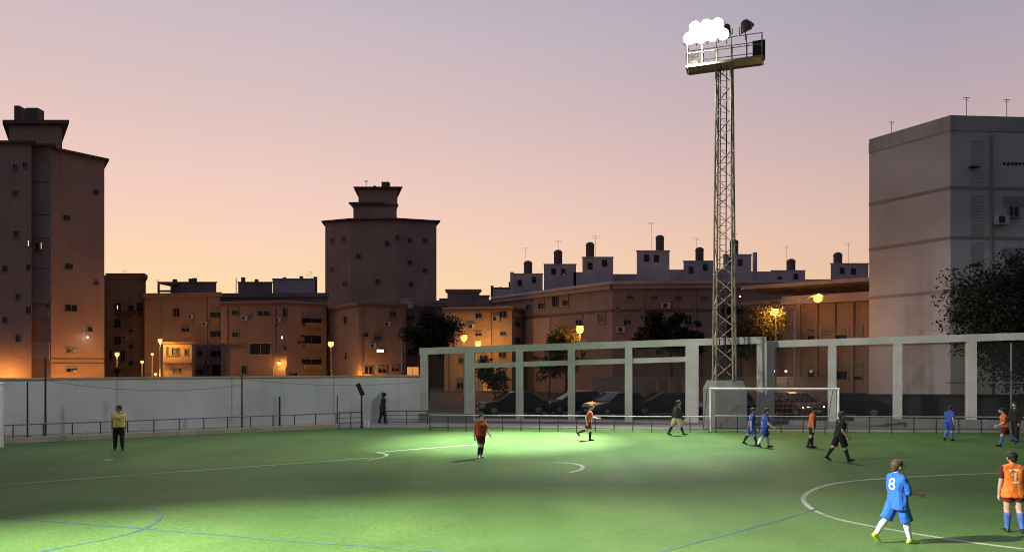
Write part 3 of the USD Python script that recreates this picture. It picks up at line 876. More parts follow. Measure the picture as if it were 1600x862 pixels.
# right building
RB = [(1358, 53.2), (1485, 48.0), (1760, 48.9)]
rb, Fr_, zrb = block('apartment_block', 'big grey rendered block with storey bands at the right edge', 'building', RB, 14, 180, 1, mat_plaster('grey_block_render', (.47, .445, .455), dirt=(.82, .81, .81), amount=.2, big=.22), parapet=0, roof_over=.0,
                     roof_mat=mat_plaster('grey_block_parapet', (.38, .365, .365), amount=.5))
groove = mat_plaster('storey_band', (.27, .25, .25), amount=.3)
par = mat_plaster('grey_block_parapet', (.38, .365, .365))
for y in (293, 371, 454.5, 535):
    for f in Fr_:
        z = ZT(y, 48.0)
        obj('storey_band', f.slab(-.03 if f is Fr_[1] else 0, f.L + (.03 if f is Fr_[0] else 0), z - .1, z + .1, .003, .035), groove, rb)
for f in Fr_:
    z = ZT(204, 48.0)
    obj('parapet', f.slab(-.05 if f is Fr_[1] else 0, f.L + (.05 if f is Fr_[0] else 0), z, zrb - .302, .003, .06), par, rb)
f = Fr_[1]
for y0, y1 in ((213, 260), (262, 288), (298, 345), (348, 367), (376, 420)):
    ua, z0_, _ = f.hit(1517, y1)
    ub, z1_, _ = f.hit(1537, y0)
    obj('lattice_panel', [f.slab(ua, ub, z0_ + .2 * k, z0_ + .2 * k + .14, .003, .03) for k in range(max(1, int((z1_ - z0_) / .2)))], par, rb)
for x, y in ((1583, 328), (1583, 409), (1640, 328), (1583, 490)):
    window(rb, f, x, y, 15, 21, 'plain', frame_mat)
for y in (305, 385, 465):
    ua, z0_, _ = f.hit(1567, y + 8)
    obj('wall_recess_panel', f.slab(ua, ua + 6, z0_ - .4, z0_ + .4 - .15, .003, .04), groove, rb)
for k in range(6):
    ua, z0_, _ = f.hit(1569 + 6.2 * k, 256)
    obj('vent', f.slab(ua - .08, ua + .08, z0_ - .07 - .03 * (k % 2), z0_ + .07, .003, .06), black_metal, rb)
for x, y in ((1520, 262), (1521, 414)):
    ua, z0_, _ = f.hit(x, y)
    obj('lamp_bracket', f.slab(ua - .3, ua + .3, z0_ - .05, z0_ + .05, .003, .3), black_metal, rb)
fittings(rb, Fr_[1], [(1548, 212, 620)], [(1560, 345)])
for px, yt, yb, D in ((1393, 190, 212, 54), (1510, 152, 184, 50), (1573, 155, 185, 50)):
    p = XY(px, D)
    obj('antenna', [tube([(*p, ZT(yb + 6, D)), (*p, ZT(yt, D))], .025, 5), tube([(p[0] - .22, p[1], ZT(yt + 1, D)), (p[0] + .22, p[1], ZT(yt + 1, D))], .025, 5), tube([(p[0] - .12, p[1], ZT(yt + 4, D)), (p[0] + .15, p[1], ZT(yt + 4, D))], .015, 4)], rail_light, rb)
# ground floor
lw = thing('low_wall', 'dark low street wall before the grey block on the right', 'wall', (*XY(1500, 43.5), 0))
a, b = XY(1338, 44.5), XY(1780, 43.2)
obj('wall', beam((*a, .65), (*b, .65), .3, 1.3), mat_plaster('dark_low_wall', (.09, .085, .085)), lw)
obj('coping', beam((*a, 1.34), (*b, 1.34), .4, .08), mat_plaster('dark_low_wall', (.09, .085, .085)), lw)
lw2 = thing('low_wall', 'warm lit beige boundary wall with openings behind the parked cars', 'wall', (*XY(1050, 58), 0))
for i, (p0, p1) in enumerate(((925, 990), (991, 1003), (1026, 1030), (1045, 1056), (1066, 1130), (1131, 1230), (1231, 1330), (1331, 1365))):
    a, b = XY(p0, 58.0), XY(p1 - .6, 58.0)
    obj('wall_panel', beam((*a, 1.03), (*b, 1.03), .2, 2.06), beige, lw2)
a, b = XY(925, 58.0), XY(1366, 58.0)
obj('coping', beam((*a, 2.13), (*b, 2.13), .3, .12), pinkish, lw2)
a, b = XY(1000, 60.5), XY(1070, 60.5)
obj('rear_panel', beam((*a, 1.0), (*b, 1.0), .15, 2.0), beige, lw2)
# right hand lit pipe rail and pole behind the fence
pp = thing('street_pole', 'thin pale pole with a crossing pipe under the dark tree', 'pole', (*XY(1580, 41), 0))
b = XY(1580, 41)
obj('pole', tube([(*b, 0), (*b, ZT(535, 41))], .05, 8), rail_light, pp, smooth=40)
obj('cross_pipe', tube([P(1478, 597.5, 41), P(1700, 597.5, 41)], .04, 8), rail_light, pp, smooth=40)


# ------------------------------------------------------------------ trees
def leaves(centres, radii, n, size, seed, loose=True):
    g = np.random.default_rng(seed)
    centres, radii = np.asarray(centres), np.asarray(radii)
    pick = g.choice(len(centres), n, p=radii ** 2 / (radii ** 2).sum())
    d = g.normal(size=(n, 3))
    d /= np.linalg.norm(d, axis=1, keepdims=True)
    lump = meshkit.fbm(d * 2.2 + centres[pick] * .9, 3, seed)
    rad = radii[pick] * (.15 + (1.15 if loose else .9) * g.uniform(0, 1, n) ** .55) * ((.45 + 1.1 * lump) if loose else (.7 + .6 * lump))
    c = centres[pick] + d * rad[:, None] * np.array((1, 1, .85))
    a = g.normal(size=(n, 3))
    a /= np.linalg.norm(a, axis=1, keepdims=True)
    b = np.cross(a, g.normal(size=(n, 3)))
    b /= np.linalg.norm(b, axis=1, keepdims=True)
    s = size * g.uniform(.6, 1.4, n)[:, None]
    v = np.stack([c - a * s, c + b * s * .45, c + a * s, c - b * s * .45], 1).reshape(-1, 3)
    i = np.arange(n)[:, None] * 4
    f = np.vstack([i + [0, 1, 2], i + [0, 2, 3]])
    return trimesh.Trimesh(v, f, process=False)


def tree(label, px, D, ytop, ybot, rx, n, size, mat, seed, lean=0.0, trunk_r=.16, clumps=26, group=None, skew=0.0):
    g = np.random.default_rng(seed)
    b = XY(px, D)
    zt, zb = ZT(ytop, D), ZT(ybot, D)
    R = rx * D / K
    c = np.array([b[0] + lean, b[1], (zt + zb) / 2])
    hz = (zt - zb) / 2
    cs, rs = [], []
    for i in range(clumps):
        d = g.normal(size=3)
        d /= np.linalg.norm(d)
        q = c + d * np.array((R, R * .9, hz)) * g.uniform(.3, .98)
        q[0] += skew * (q[2] - c[2])
        cs.append(q)
        rs.append(min(R, hz) * g.choice([.16, .24, .34, .46]) * g.uniform(.85, 1.2))
    t = thing('tree', label, 'tree', (*b, 0), group)
    fork = np.array([b[0] + lean * .6, b[1], max(.8, zb + hz * .25)])
    parts = [tube([(*b, 0), ((b[0] + fork[0]) / 2 + .05, b[1], fork[2] / 2), fork], [trunk_r, trunk_r * .8, trunk_r * .65], 9)]
    for i in range(9):
        e = cs[i]
        mid = (fork + e) / 2 + g.normal(size=3) * .12
        parts.append(tube([fork, mid, e], [trunk_r * .5, trunk_r * .28, trunk_r * .1], 6))
    obj('trunk', parts, bark, t, smooth=50)
    obj('crown', leaves(cs, rs, n, size, seed, n < 10000), mat, t)
    return t


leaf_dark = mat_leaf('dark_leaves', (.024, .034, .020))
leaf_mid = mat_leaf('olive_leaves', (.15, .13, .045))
tree('large dark tree before the grey block at the right edge', 1622, 44, 378, 602, 122, 40000, .11, leaf_dark, 3, trunk_r=.22, clumps=130, skew=.15)
tree('dark tree behind the fence corner at the end of the wall', 668, 66, 486, 552, 36, 9000, .14, leaf_dark, 4, trunk_r=.2, clumps=30)
tree('wide dark tree left of the mast over the parked cars', 1048, 60, 486, 560, 62, 15000, .13, leaf_dark, 5, trunk_r=.18, clumps=36)
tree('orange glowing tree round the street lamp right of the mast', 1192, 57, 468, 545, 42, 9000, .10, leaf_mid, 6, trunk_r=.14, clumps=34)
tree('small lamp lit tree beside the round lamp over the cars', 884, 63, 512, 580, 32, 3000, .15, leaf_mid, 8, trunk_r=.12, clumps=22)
tree('thin street tree left of the small lamp lit tree', 856, 60, 540, 596, 22, 1500, .12, leaf_dark, 9, trunk_r=.09, clumps=20, lean=.3, skew=.3)
tree('small dark street tree before the lit shop front', 774, 58, 556, 612, 25, 1700, .12, leaf_dark, 10, trunk_r=.08, clumps=22, lean=-.25, skew=-.25)
tree('dark bushy tree between mast and front house', 1150, 62, 478, 560, 34, 3600, .17, leaf_dark, 12, trunk_r=.14, clumps=22)
# spiky plant over the wall
b = XY(183, 80)
yk = thing('yucca_plant', 'spiky dark yucca showing over the wall by the left tower', 'plant', (*b, 0))
top = np.array([*b, ZT(584, 80)])
obj('trunk', tube([(*b, 0), top], [.22, .16], 8), bark, yk, smooth=40)
g = np.random.default_rng(11)
lv = []
for i in range(70):
    d = g.normal(size=3)
    d[2] = abs(d[2]) * .9 + .1
    d /= np.linalg.norm(d)
    s = np.cross(d, (0, 0, 1))
    s /= np.linalg.norm(s)
    L = g.uniform(.9, 1.6)
    lv.append(trimesh.Trimesh([top - s * .05, top + s * .05, top + d * L * .6 + s * .06, top + d * L * .6 - s * .06, top + d * L - (0, 0, .25 * L * (1 - d[2]))], [[0, 1, 2], [0, 2, 3], [3, 2, 4]], process=False))
obj('leaf_rosette', lv, leaf_mid, yk)

# ------------------------------------------------------------------ street lamps
SOD = (1.0, .42, .085)


glow_warm = mat_emit('sodium_globe_glow', (1.0, .47, .13), 2.0)
glow_white = mat_emit('white_globe_glow', (1.0, .93, .82), 3.0)


def street_lamp(label, px, py, D, kind='post', r=.2, power=300, color=SOD, base=0.0, arm=None):
    p = P(px, py, D)
    if kind == 'wall':
        t = thing('wall_lamp', label, 'lamp', p, 'small wall lamps on the far houses' if label is None else None)
        obj('bracket', beam(p + (0, .12, 0), p + (0, .9, 0), .05, .05), black_metal, t)
        obj('shade', at(lathe([(r * 1.3, 0), (r * 1.15, .06), (r * .3, .14)], 10), p + (0, 0, r * .75)), black_metal, t, smooth=40)
    else:
        t = thing('street_lamp', label, 'street lamp', (p[0] if arm is None else XY(arm, D)[0], p[1], 0))
        b = np.array([p[0], p[1], 0.0]) if arm is None else np.array([*XY(arm, D), 0.0])
        if arm is None:
            obj('pole', tube([b, (b[0], b[1], p[2] - r * .8)], [.075, .05], 8), rail_light, t, smooth=40)
            obj('collar', at(lathe([(.06, 0), (.11, .05), (r * .7, .12)], 10), (b[0], b[1], p[2] - r * 1.1)), black_metal, t, smooth=40)
            obj('cap', at(lathe([(r * 1.02, 0), (r * .8, .09), (.02, .16)], 12), (b[0], b[1], p[2] + r * .72)), black_metal, t, smooth=40)
        else:
            k = np.linspace(0, 1, 10)
            bend = np.array([(b[0] + (p[0] - b[0]) * (1 - math.cos(a * math.pi / 2)), b[1], p[2] - 1.5 + 1.75 * math.sin(a * math.pi / 2)) for a in k])
            obj('pole', tube(np.vstack([[b], [(b[0], b[1], p[2] - 1.6)], bend]), [.085] + [.065] * 11, 8), rail_light, t, smooth=40)
            hd = trimesh.creation.icosphere(2, 1.0)
            hd.apply_scale((.5, .2, .12))
            hd.apply_translation(p + (.1, 0, .24))
            obj('head', hd, steel, t, smooth=True)
    gl = trimesh.creation.icosphere(1, r)
    gl.apply_translation(p)
    obj('globe', gl, glow_warm if color is SOD else glow_white, t, smooth=True)
    bulb = UsdLux.SphereLight.Define(stage, unique(str(t.GetPath()), 'bulb'))       # the lamp's own light
    bulb.CreateRadiusAttr(r * 1.06)
    bulb.CreateIntensityAttr(float(power))
    bulb.CreateColorAttr(Gf.Vec3f(*color))
    bulb.AddTranslateOp().Set(Gf.Vec3d(*(p - origin[str(t.GetPath())])))
    return t


street_lamp('curved arm street lamp glowing before the dark low house', 1278, 466, 52, r=.32, power=26, arm=1242)
street_lamp('street lamp burning inside the orange tree', 1212, 487, 55.2, r=.25, power=300)
street_lamp('round street lamp beside the small lit tree above the cars', 906, 514, 61.5, r=.34, power=130)
street_lamp('left one of two round lamps before the ochre flats', 725, 527, 76, r=.36, power=81)
street_lamp('lower right one of two round lamps before the ochre flats', 747, 536.5, 81.5, r=.34, power=153)
street_lamp('street lamp before the brown corner flats under the lone tower', 517, 537, 92, r=.38, power=29)
street_lamp('tall street lamp beside the bright corner house', 250, 532, 98.8, r=.28, power=330)
street_lamp('small street lamp below and left of the corner house lamp', 238, 553, 103, r=.2, power=64)
street_lamp('low bright lamp left of the corner house', 222, 565, 104, r=.24, power=64)
street_lamp('street lamp over the spiky yucca by the left tower', 183, 553, 99, r=.3, power=120)
street_lamp('street lamp at the foot of the left tower hidden behind the wall', 118, 597, 97, r=.3, power=315)
street_lamp('street lamp beyond the left edge at the foot of the tower', -12, 587, 93.5, r=.3, power=304)
street_lamp('street lamp hidden low before the lit flats corner', 556, 597, 94.3, r=.22, power=720)
street_lamp('low street lamp glowing at the foot of the corner house', 243, 584, 98, r=.2, power=160)
street_lamp('wall lamp above the pale door of the barred flats', 436, 567, 101.3, 'wall', r=.3, power=54)
street_lamp('left one of two tiny white lamps on the front house', 1210.5, 579.5, 57, 'wall', r=.1, power=40, color=(1, .85, .65))
street_lamp('right one of two tiny white lamps on the front house', 1228, 579.5, 57, 'wall', r=.1, power=40, color=(1, .85, .65))
street_lamp('tiny white lamp on the right wing of the left tower', 137, 526.5, 101.6, 'wall', r=.13, power=30, color=(1, .9, .8))
street_lamp('street lamp out of view right of the dark tree', 1665, 560, 44.5, r=.2, power=4)


# ------------------------------------------------------------------ floodlight masts
LX, LD = 1132, 37.6
flood_glass = mat_emit('floodlight_glass', (1.0, .98, .88), 14.0)
flood_glass_far = mat_emit('floodlight_glass_left', (1.0, .98, .88), 14.0)


def flood_mast(label, base, rot_sq, rot_pl, ztop, lamps, dark_lamps, pedestal=True, glow=None):
    """base (x, y); lattice mast with a work platform; lamps: (along, across, up, aim point)"""
    bx, by = base
    t = thing('floodlight_mast', label, 'floodlight mast', (bx, by, 0))
    z0 = 2.35 if pedestal else .3
    if pedestal:
        pd = m3.Manifold.hull_points(np.array([(sx * w, sy * w, z) for sx in (-1, 1) for sy in (-1, 1) for w, z in ((.82, 0), (.82, 1.95), (.66, 2.35))]))
        v, f_, _ = meshkit.arrays(pd)
        pdm = trimesh.Trimesh(v, f_, process=False)
        obj('pedestal', at(pdm, (bx, by, 0), z=.12), plinth_mat, t)
    r0, r1 = .70, .50
    H = ztop - .15 - z0
    n = 19

    def corner(k, z):
        r = r0 + (r1 - r0) * min(1, (z - z0) / H)
        a = rot_sq + k * math.pi / 2
        return np.array([bx + r * math.cos(a), by + r * math.sin(a), z])
    for k in range(4):
        obj('leg', beam(corner(k, z0), corner(k, z0 + H), .07, .07), mast_steel, t)
    zs = z0 + H * np.linspace(0, 1, n + 1) ** .96
    for k in range(4):
        for i in range(n):
            a, b = (k, k + 1) if (i + k) % 2 == 0 else (k + 1, k)
            obj('brace', beam(corner(a, zs[i] + .03), corner(b, zs[i + 1] - .03), .038, .038), mast_steel, t)
    lp = (corner(2, z0) + corner(3, z0)) / 2 + np.array((.05, 0.25, 0))
    lq = (corner(2, z0 + H) + corner(3, z0 + H)) / 2 + np.array((.05, .1, 0))
    side = np.array((.17, .05, 0))
    obj('ladder', [tube([lp - side, lq - side], .03, 5), tube([lp + side, lq + side], .03, 5)] + [tube([lp + (lq - lp) * f - side, lp + (lq - lp) * f + side], .014, 4) for f in np.linspace(.01, .99, 50)], rail_dark, t)
    # platform
    d = np.array((math.cos(rot_pl), math.sin(rot_pl), 0))
    c = np.array((-d[1], d[0], 0))
    o = np.array((bx, by, ztop))

    def q(u, v, w=0):
        return o + d * u + c * v + np.array((0, 0, w))
    fl = obj('platform', [beam(q(-1.8, 0, -.04), q(1.8, 0, -.04), 1.0, .05)], steel, t)
    for v in (-.52, .52):
        obj('edge_beam', beam(q(-1.82, v, -.1), q(1.82, v, -.06), .06, .12), mast_steel, fl)
    for u in (-1.86, 1.86):
        obj('edge_beam', beam(q(u, -.56, -.1), q(u, .56, -.06), .06, .12), mast_steel, fl)
    for v in (-.52, .52):
        for u in np.linspace(-1.8, 1.8, 6):
            obj('guard_post', tube([q(u, v), q(u, v, 1.1)], .024, 6), mast_steel, t)
        for w in (.55, 1.1):
            obj('guard_rail', tube([q(-1.82, v, w), q(1.82, v, w)], .022, 6), mast_steel, t)
    for u in (-1.82, 1.82):
        for w in (.55, 1.1):
            obj('guard_rail', tube([q(u, -.52, w), q(u, .52, w)], .022, 6), mast_steel, t)
    bxm = beam(q(1.66, .05, 0), q(1.66, .05, .92), .32, .6, up=tuple(d))
    obj('control_box', bxm, black_metal, t)
    obj('control_box', beam(q(-1.62, .1, 0), q(-1.62, .1, .8), .3, .6, up=tuple(d)), steel, t)

    def lamp(u, v, w, aim, r, glass, tone):
        p = q(u, v, w)
        a = np.asarray(aim, float) - p
        a /= np.linalg.norm(a)
        pr = [(.08, -.42), (r * .55, -.36), (r * .8, -.18), (r, -.02), (r * 1.06, .02), (r * 1.06, .05), (r * .97, .05)]
        M = trimesh.geometry.align_vectors((0, 0, 1), a)
        hm = lathe(pr, 20)
        hm.apply_transform(M)
        hm.apply_translation(p)
        L = obj('floodlight', hm, tone, t, smooth=40)
        gm = lathe([(r * 1.03, .052), (r * 1.03, .06), (.05, .075)], 20)
        gm.apply_transform(M)
        gm.apply_translation(p)
        obj('lens', gm, glass, L)
        s = np.cross(a, (0, 0, 1))
        s /= np.linalg.norm(s)
        low = p - a * .2
        obj('yoke', [beam(low + s * r * 1.1, low + s * r * 1.1 - (0, 0, r * 1.1), .05, .03), beam(low - s * r * 1.1, low - s * r * 1.1 - (0, 0, r * 1.1), .05, .03),
                     beam(low + s * r * 1.12 - (0, 0, r * 1.1), low - s * r * 1.12 - (0, 0, r * 1.1), .05, .03),
                     tube([low - (0, 0, r * 1.1), np.array([low[0], low[1], ztop + (1.08 if w > 1.3 else .02)])], .025, 6)], mast_steel, L)
        return p, a
    out = [lamp(u, v, w, aim, r, glow or flood_glass, steel) for u, v, w, aim, r in lamps]
    for u, v, w, aim, r in dark_lamps:
        lamp(u, v, w, aim, r, pane_mat, mat_plain('floodlight_housing', (.10, .10, .11), .5, .3))
    return t, out


def spot(parent, p, a, aim, power, cone, soft, color=(1.0, .97, .86), radius=.3):
    """the beam of a floodlight, just before its lens"""
    o = origin[str(parent.GetPath())]
    L = UsdLux.SphereLight.Define(stage, unique(str(parent.GetPath()), 'beam'))
    L.CreateRadiusAttr(radius)
    L.CreateIntensityAttr(power * (.3 / radius) ** 2)
    L.CreateColorAttr(Gf.Vec3f(*color))
    s = UsdLux.ShapingAPI.Apply(L.GetPrim())
    s.CreateShapingConeAngleAttr(cone)
    s.CreateShapingConeSoftnessAttr(soft)
    src = p + a * .5
    d = np.asarray(aim, float) - src
    d /= np.linalg.norm(d)
    z = -d
    x = np.cross((0, 0, 1), z)
    x /= np.linalg.norm(x)
    y = np.cross(z, x)
    M = Gf.Matrix4d(*x, 0, *y, 0, *z, 0, *(src - o), 1)
    L.AddTransformOp().Set(M)


mb = XY(LX, LD)
Zp = ZT(100, LD)
A1, A2 = (0.1, 30.8, 0), (-7.0, 29.3, 0)
mast, beams = flood_mast('lattice steel floodlight mast with burning lamps behind the far goal', mb, math.radians(20), math.radians(-19), Zp,
                         [(-1.70, -.3, 1.42, (-6, 8, 0), .30), (-1.14, -.3, 1.42, (-4, 10, 0), .30), (-.58, -.3, 1.42, (-2, 10, 0), .30), (-.04, -.3, 1.40, (-2, 12, 0), .28), (-1.42, -.22, 1.97, (-8, 10, 0), .30), (-.86, -.22, 1.99, (-3, 12, 0), .30), (-.32, -.22, 1.97, (-3, 12, 0), .30)],
                         [(.05, .35, 1.75, (12, 60, 6), .26), (1.1, .2, 1.75, (22, 44, 8), .34)])
spot(mast, *beams[1], A1, 40000, 13.5, 1.0, color=(.96, 1.0, 1.0))
spot(mast, *beams[2], (3.5, 30.5, 0), 14000, 24, 1.0, color=(.93, 1.0, .97))
spot(mast, *beams[0], A2, 6500, 16, 1.0)
spot(mast, *beams[1], (2, 22, 0), 2600, 72, .6)
mast2, beams2 = flood_mast('second lattice floodlight mast beyond the left edge of the view', (-29.0, 8.5), math.radians(10), math.radians(80), 18.3,
                           [(-1.4, -.3, 1.5, (-1, 9, 0), .42), (-.7, -.3, 1.5, (5, 12, 0), .42), (0, -.3, 1.5, (5, 30, 0), .42), (.7, -.3, 1.5, (-8, 12, 0), .42)], [], True, flood_glass_far)
spot(mast2, *beams2[0], (-4.0, 8.8, 0), 100000, 17.5, 1.0)
spot(mast2, *beams2[1], (9.5, 13.5, 0), 2200, 14, 1.0)
spot(mast2, *beams2[2], (7, 23.5, 0), 3800, 23, 1.0, color=(.95, 1.0, .86))
spot(mast2, *beams2[2], (21, 37.5, 1.0), 17000, 14, 1.0, radius=.6)
spot(mast2, *beams2[3], (-17, 37.5, 2.2), 3800, 24, 1.0, radius=1.0)
# ------------------------------------------------------------------ people
ICO = trimesh.creation.icosphere(1, 1.0).vertices
ICO2 = trimesh.creation.icosphere(2, 1.0).vertices


def hull(balls, fine=False):
    pts = np.vstack([np.asarray(p) + (ICO2 if fine else ICO) * np.asarray(r) for p, r in balls])
    return m3.Manifold.hull_points(pts.astype(np.float32))


def blend(parts, edge, it=8):
    m = m3.Manifold.batch_boolean(parts, m3.OpType.Add)
    m = m.refine_to_length(edge)
    d = m.to_mesh()
    t = trimesh.Trimesh(np.array(d.vert_properties[:, :3], float), np.array(d.tri_verts), process=True)
    trimesh.smoothing.filter_taubin(t, lamb=.5, nu=.53, iterations=it)
    return t


def rx(a):
    c, s = math.cos(a), math.sin(a)
    return np.array([[1, 0, 0], [0, c, -s], [0, s, c]])


def rz(a):
    c, s = math.cos(a), math.sin(a)
    return np.array([[c, -s, 0], [s, c, 0], [0, 0, 1]])


cloth = {}


def folds(t, amp=.010, seed=0):
    """creases of hanging cloth"""
    p = np.asarray(t.vertices) * np.array((26, 26, 13)) + seed * 7.3
    t.vertices = np.asarray(t.vertices) + t.vertex_normals * ((meshkit.fbm(p, 3, seed) - .5) * 2 * amp)[:, None]
    return t




def fabric(name, c, rough=.8):
    if name not in cloth:
        c = np.array(c)
        cloth[name] = usdkit.material(stage, f'/World/Looks/{name}', {
            'g': ('geometry', {}), 'n': ('noise_texture', {'scale': 9, 'detail': 4}), 'w': ('noise_texture', {'scale': 300, 'detail': 1}),
            'r': ('rgb_ramp', {'ramp': [(.3, tuple(c * .78)), (.7, tuple(np.minimum(c * 1.12, 1)))]}), 'b': ('bump', {'strength': .5, 'distance': .012}),
            'p': ('principled_bsdf', {'roughness': rough, 'specular_ior_level': .25, 'sheen_weight': .1})},
            [('g.position', 'n.vector'), ('g.position', 'w.vector'), ('n.fac', 'r.fac'), ('r.color', 'p.base_color'), ('n.fac', 'b.height'), ('b.normal', 'p.normal')], surface='p.BSDF')
    return cloth[name]


def mat_skin(name, c):
    if name not in cloth:
        cloth[name] = usdkit.material(stage, f'/World/Looks/{name}', {
            'g': ('geometry', {}), 'n': ('noise_texture', {'scale': 25, 'detail': 3}),
            'r': ('rgb_ramp', {'ramp': [(.3, tuple(np.array(c) * .9)), (.7, tuple(np.array(c) * 1.08))]}),
            'p': ('principled_bsdf', {'roughness': .5, 'subsurface_weight': .08, 'subsurface_scale': .01})},
            [('g.position', 'n.vector'), ('n.fac', 'r.fac'), ('r.color', 'p.base_color')], surface='p.BSDF')
    return cloth[name]


SKIN = mat_skin('skin_light', (.50, .32, .24))
SKIN2 = mat_skin('skin_tan', (.36, .22, .155))
HAIR = fabric('dark_hair', (.022, .016, .013), .6)
HAIR_B = fabric('brown_hair', (.075, .042, .022), .6)
EYE = mat_plain('eye_dark', (.01, .008, .007), .15)
LIP = mat_plain('lip_tone', (.30, .13, .11), .5)
deg = math.radians


def person(label, foot, H, facing, legs, arms, wear, lean=4, yaw=0, head=(0, 0), hair=HAIR, skin=SKIN, number=None, name_strip=None, group=None, bulk=1.0):
    """foot: photo pixel of the lower foot. facing: degrees clockwise from straight away. legs: ((hip, knee, out, foot pitch) left, right).
    arms: ((swing, out, elbow) left, right). wear: dict of garments"""
    hip_z = .515
    Lt, Ls, La, Lf = .245, .232, .172, .15
    B = {}
    T = rx(-deg(lean))                                   # lean forward
    Y = rz(deg(yaw))
    hipc = np.array([0, 0, hip_z])

    def tor(p):
        return hipc + T @ (Y @ (np.asarray(p, float) - hipc))
    out = {}
    joints = []
    for s, (hp, kn, ab, fp) in zip((-1, 1), legs):
        h = np.array([s * .05, 0, hip_z])
        d1 = np.array([s * math.sin(deg(ab)), math.sin(deg(hp)), -math.cos(deg(hp))])
        d1 /= np.linalg.norm(d1)
        k = h + d1 * Lt
        a2 = hp - kn
        d2 = np.array([s * math.sin(deg(ab)) * .5, math.sin(deg(a2)), -math.cos(deg(a2))])
        d2 /= np.linalg.norm(d2)
        an = k + d2 * Ls
        f1 = np.array([s * .12, math.cos(deg(fp)), math.sin(deg(fp))])
        f1 /= np.linalg.norm(f1)
        dn = np.array([0, math.sin(deg(fp)), -math.cos(deg(fp))])
        heel, ball, toe = an - f1 * .022 + dn * .022, an + f1 * .068 + dn * .026, an + f1 * .105 + dn * .028
        joints.append((h, k, an, heel, ball, toe, d1, d2))
    low = min(min(j[3][2] - .020, j[4][2] - .018, j[5][2] - .014) for j in joints)
    shift = np.array([0, 0, -low])
    fwd_s = 1.0
    limbs, shirt, sleeves = [], [], []
    w = bulk
    pel = [((sx * .05 * w, 0, hip_z + .005), (.058 * w, .06, .06)) for sx in (-1, 1)]
    belly = [(tor((sx * .045 * w, .005, hip_z + .12)), (.052 * w, .054 * w, .05)) for sx in (-1, 1)]
    chest = [(tor((sx * .066 * w, .006, .735)), (.056 * w, .060 * w, .06)) for sx in (-1, 1)]
    shl = [(tor((sx * .092, -.004, .788)), .036) for sx in (-1, 1)]
    nb, nt = (tor((0, -.004, .822)), .036), (tor((0, .006, .875)), .029)
    limbs += [hull(pel + belly), hull(belly + chest), hull(chest + shl), hull(shl + [nb]), hull([nb, nt])]
    # head
    hy, hp_ = head
    Rh = T @ Y @ rz(deg(hy)) @ rx(-deg(hp_))
    hc0 = tor((0, .006, .880))

    def hd(p):
        return hc0 + Rh @ np.asarray(p, float)
    cran = [(hd((0, -.008, .062)), .054), (hd((0, .012, .058)), .051)]
    face = [(hd((0, .030, .030)), .040), (hd((0, .036, .055)), .040)]
    limbs += [hull(cran + face, True), hull(face + [(hd((0, .044, .004)), .021)]), hull([(hd((0, -.005, .02)), .04), nt]),
              hull([(hd((0, .080, .030)), .008), (hd((0, .071, .052)), .006)]), hull([(hd((0, .070, .008)), .009), (hd((0, .060, .0)), .012)])]
    for sx in (-1, 1):
        limbs.append(hull([(hd((sx * .054, .004, .042)), .009), (hd((sx * .052, .002, .024)), .007)]))
    # arms and hands
    for s, (sw, ab, el) in zip((-1, 1), arms):
        sh = tor((s * .108, -.004, .782))
        d1 = T @ Y @ np.array([s * math.sin(deg(ab)), math.sin(deg(sw)) * math.cos(deg(ab)), -math.cos(deg(sw)) * math.cos(deg(ab))])
        e = sh + d1 * La
        d2 = T @ Y @ np.array([s * math.sin(deg(ab * .4)), math.sin(deg(sw + el)), -math.cos(deg(sw + el))])
        d2 /= np.linalg.norm(d2)
        wr = e + d2 * Lf
        limbs += [hull([(sh, .036), (e, .025)]), hull([(e, .025), (e + d2 * .045, .026), (wr, .017)])]
        # hand: palm, four fingers, thumb; palm faces the body
        ax = d2
        nrm = np.array([-s * 1.0, 0, 0]) - ax * (-s * ax[0])
        nrm /= np.linalg.norm(nrm)
        side = np.cross(nrm, ax) * (1 if s > 0 else -1)
        side = side if side[1] > 0 else -side            # thumb side points forward
        p1, p2 = wr + ax * .012, wr + ax * .052
        limbs.append(hull([(p1 + side * .010, .0105), (p1 - side * .010, .0105), (p2 + side * .019, .0085), (p2 - side * .019, .0085)]))
        for i, L in enumerate((.036, .042, .039, .030)):
            b0 = wr + ax * .050 + side * (.019 - .0127 * i)
            q1 = b0 + (ax * .96 + nrm * .20) * L * .5
            q2 = q1 + (ax * .75 + nrm * .62) * L * .5
            limbs += [hull([(b0, .0062), (q1, .0056)]), hull([(q1, .0056), (q2, .0048)])]
        t0 = wr + ax * .020 + side * .014
        t1 = t0 + (ax * .55 + side * .72 + nrm * .25) * .026
        t2 = t1 + (ax * .85 + side * .22 + nrm * .35) * .022
        limbs += [hull([(t0, .0085), (t1, .0068)]), hull([(t1, .0068), (t2, .0055)])]
        f = wear.get('sleeve', .6)
        if f:
            q = sh + d1 * La * min(f, 1)
            sl_ = hull([(sh, .041), (q, .041 if f < 1 else .034)])
            (sleeves if wear.get('sleeve_mat') else shirt).append(sl_)
            if f > 1:
                shirt.append(hull([(q, .036), (e + d2 * Lf * min(.97, f - 1), .027)]))
        joints.append((sh, e, wr))
    for s, (h, k, an, heel, ball, toe, d1, d2) in zip((-1, 1), joints[:2]):
        limbs += [hull([(h, .060), (k, .038)]), hull([(k, .037), (k + d2 * .07 + np.array((0, -.008, 0)), .037), (an, .022)]),
                  hull([(heel, .019), (an, .022)]), hull([(heel, .018), (ball, .019)]), hull([(ball, .018), (toe, .013)])]
    yawm = rz(-deg(facing))
    g0 = G(*foot)
    low_joint = min(joints[:2], key=lambda j: min(j[3][2], j[5][2]))
    fc = (low_joint[3] + low_joint[5]) / 2
    off = g0 - H * (yawm @ np.array([fc[0], fc[1], 0]))
    off[2] = .003

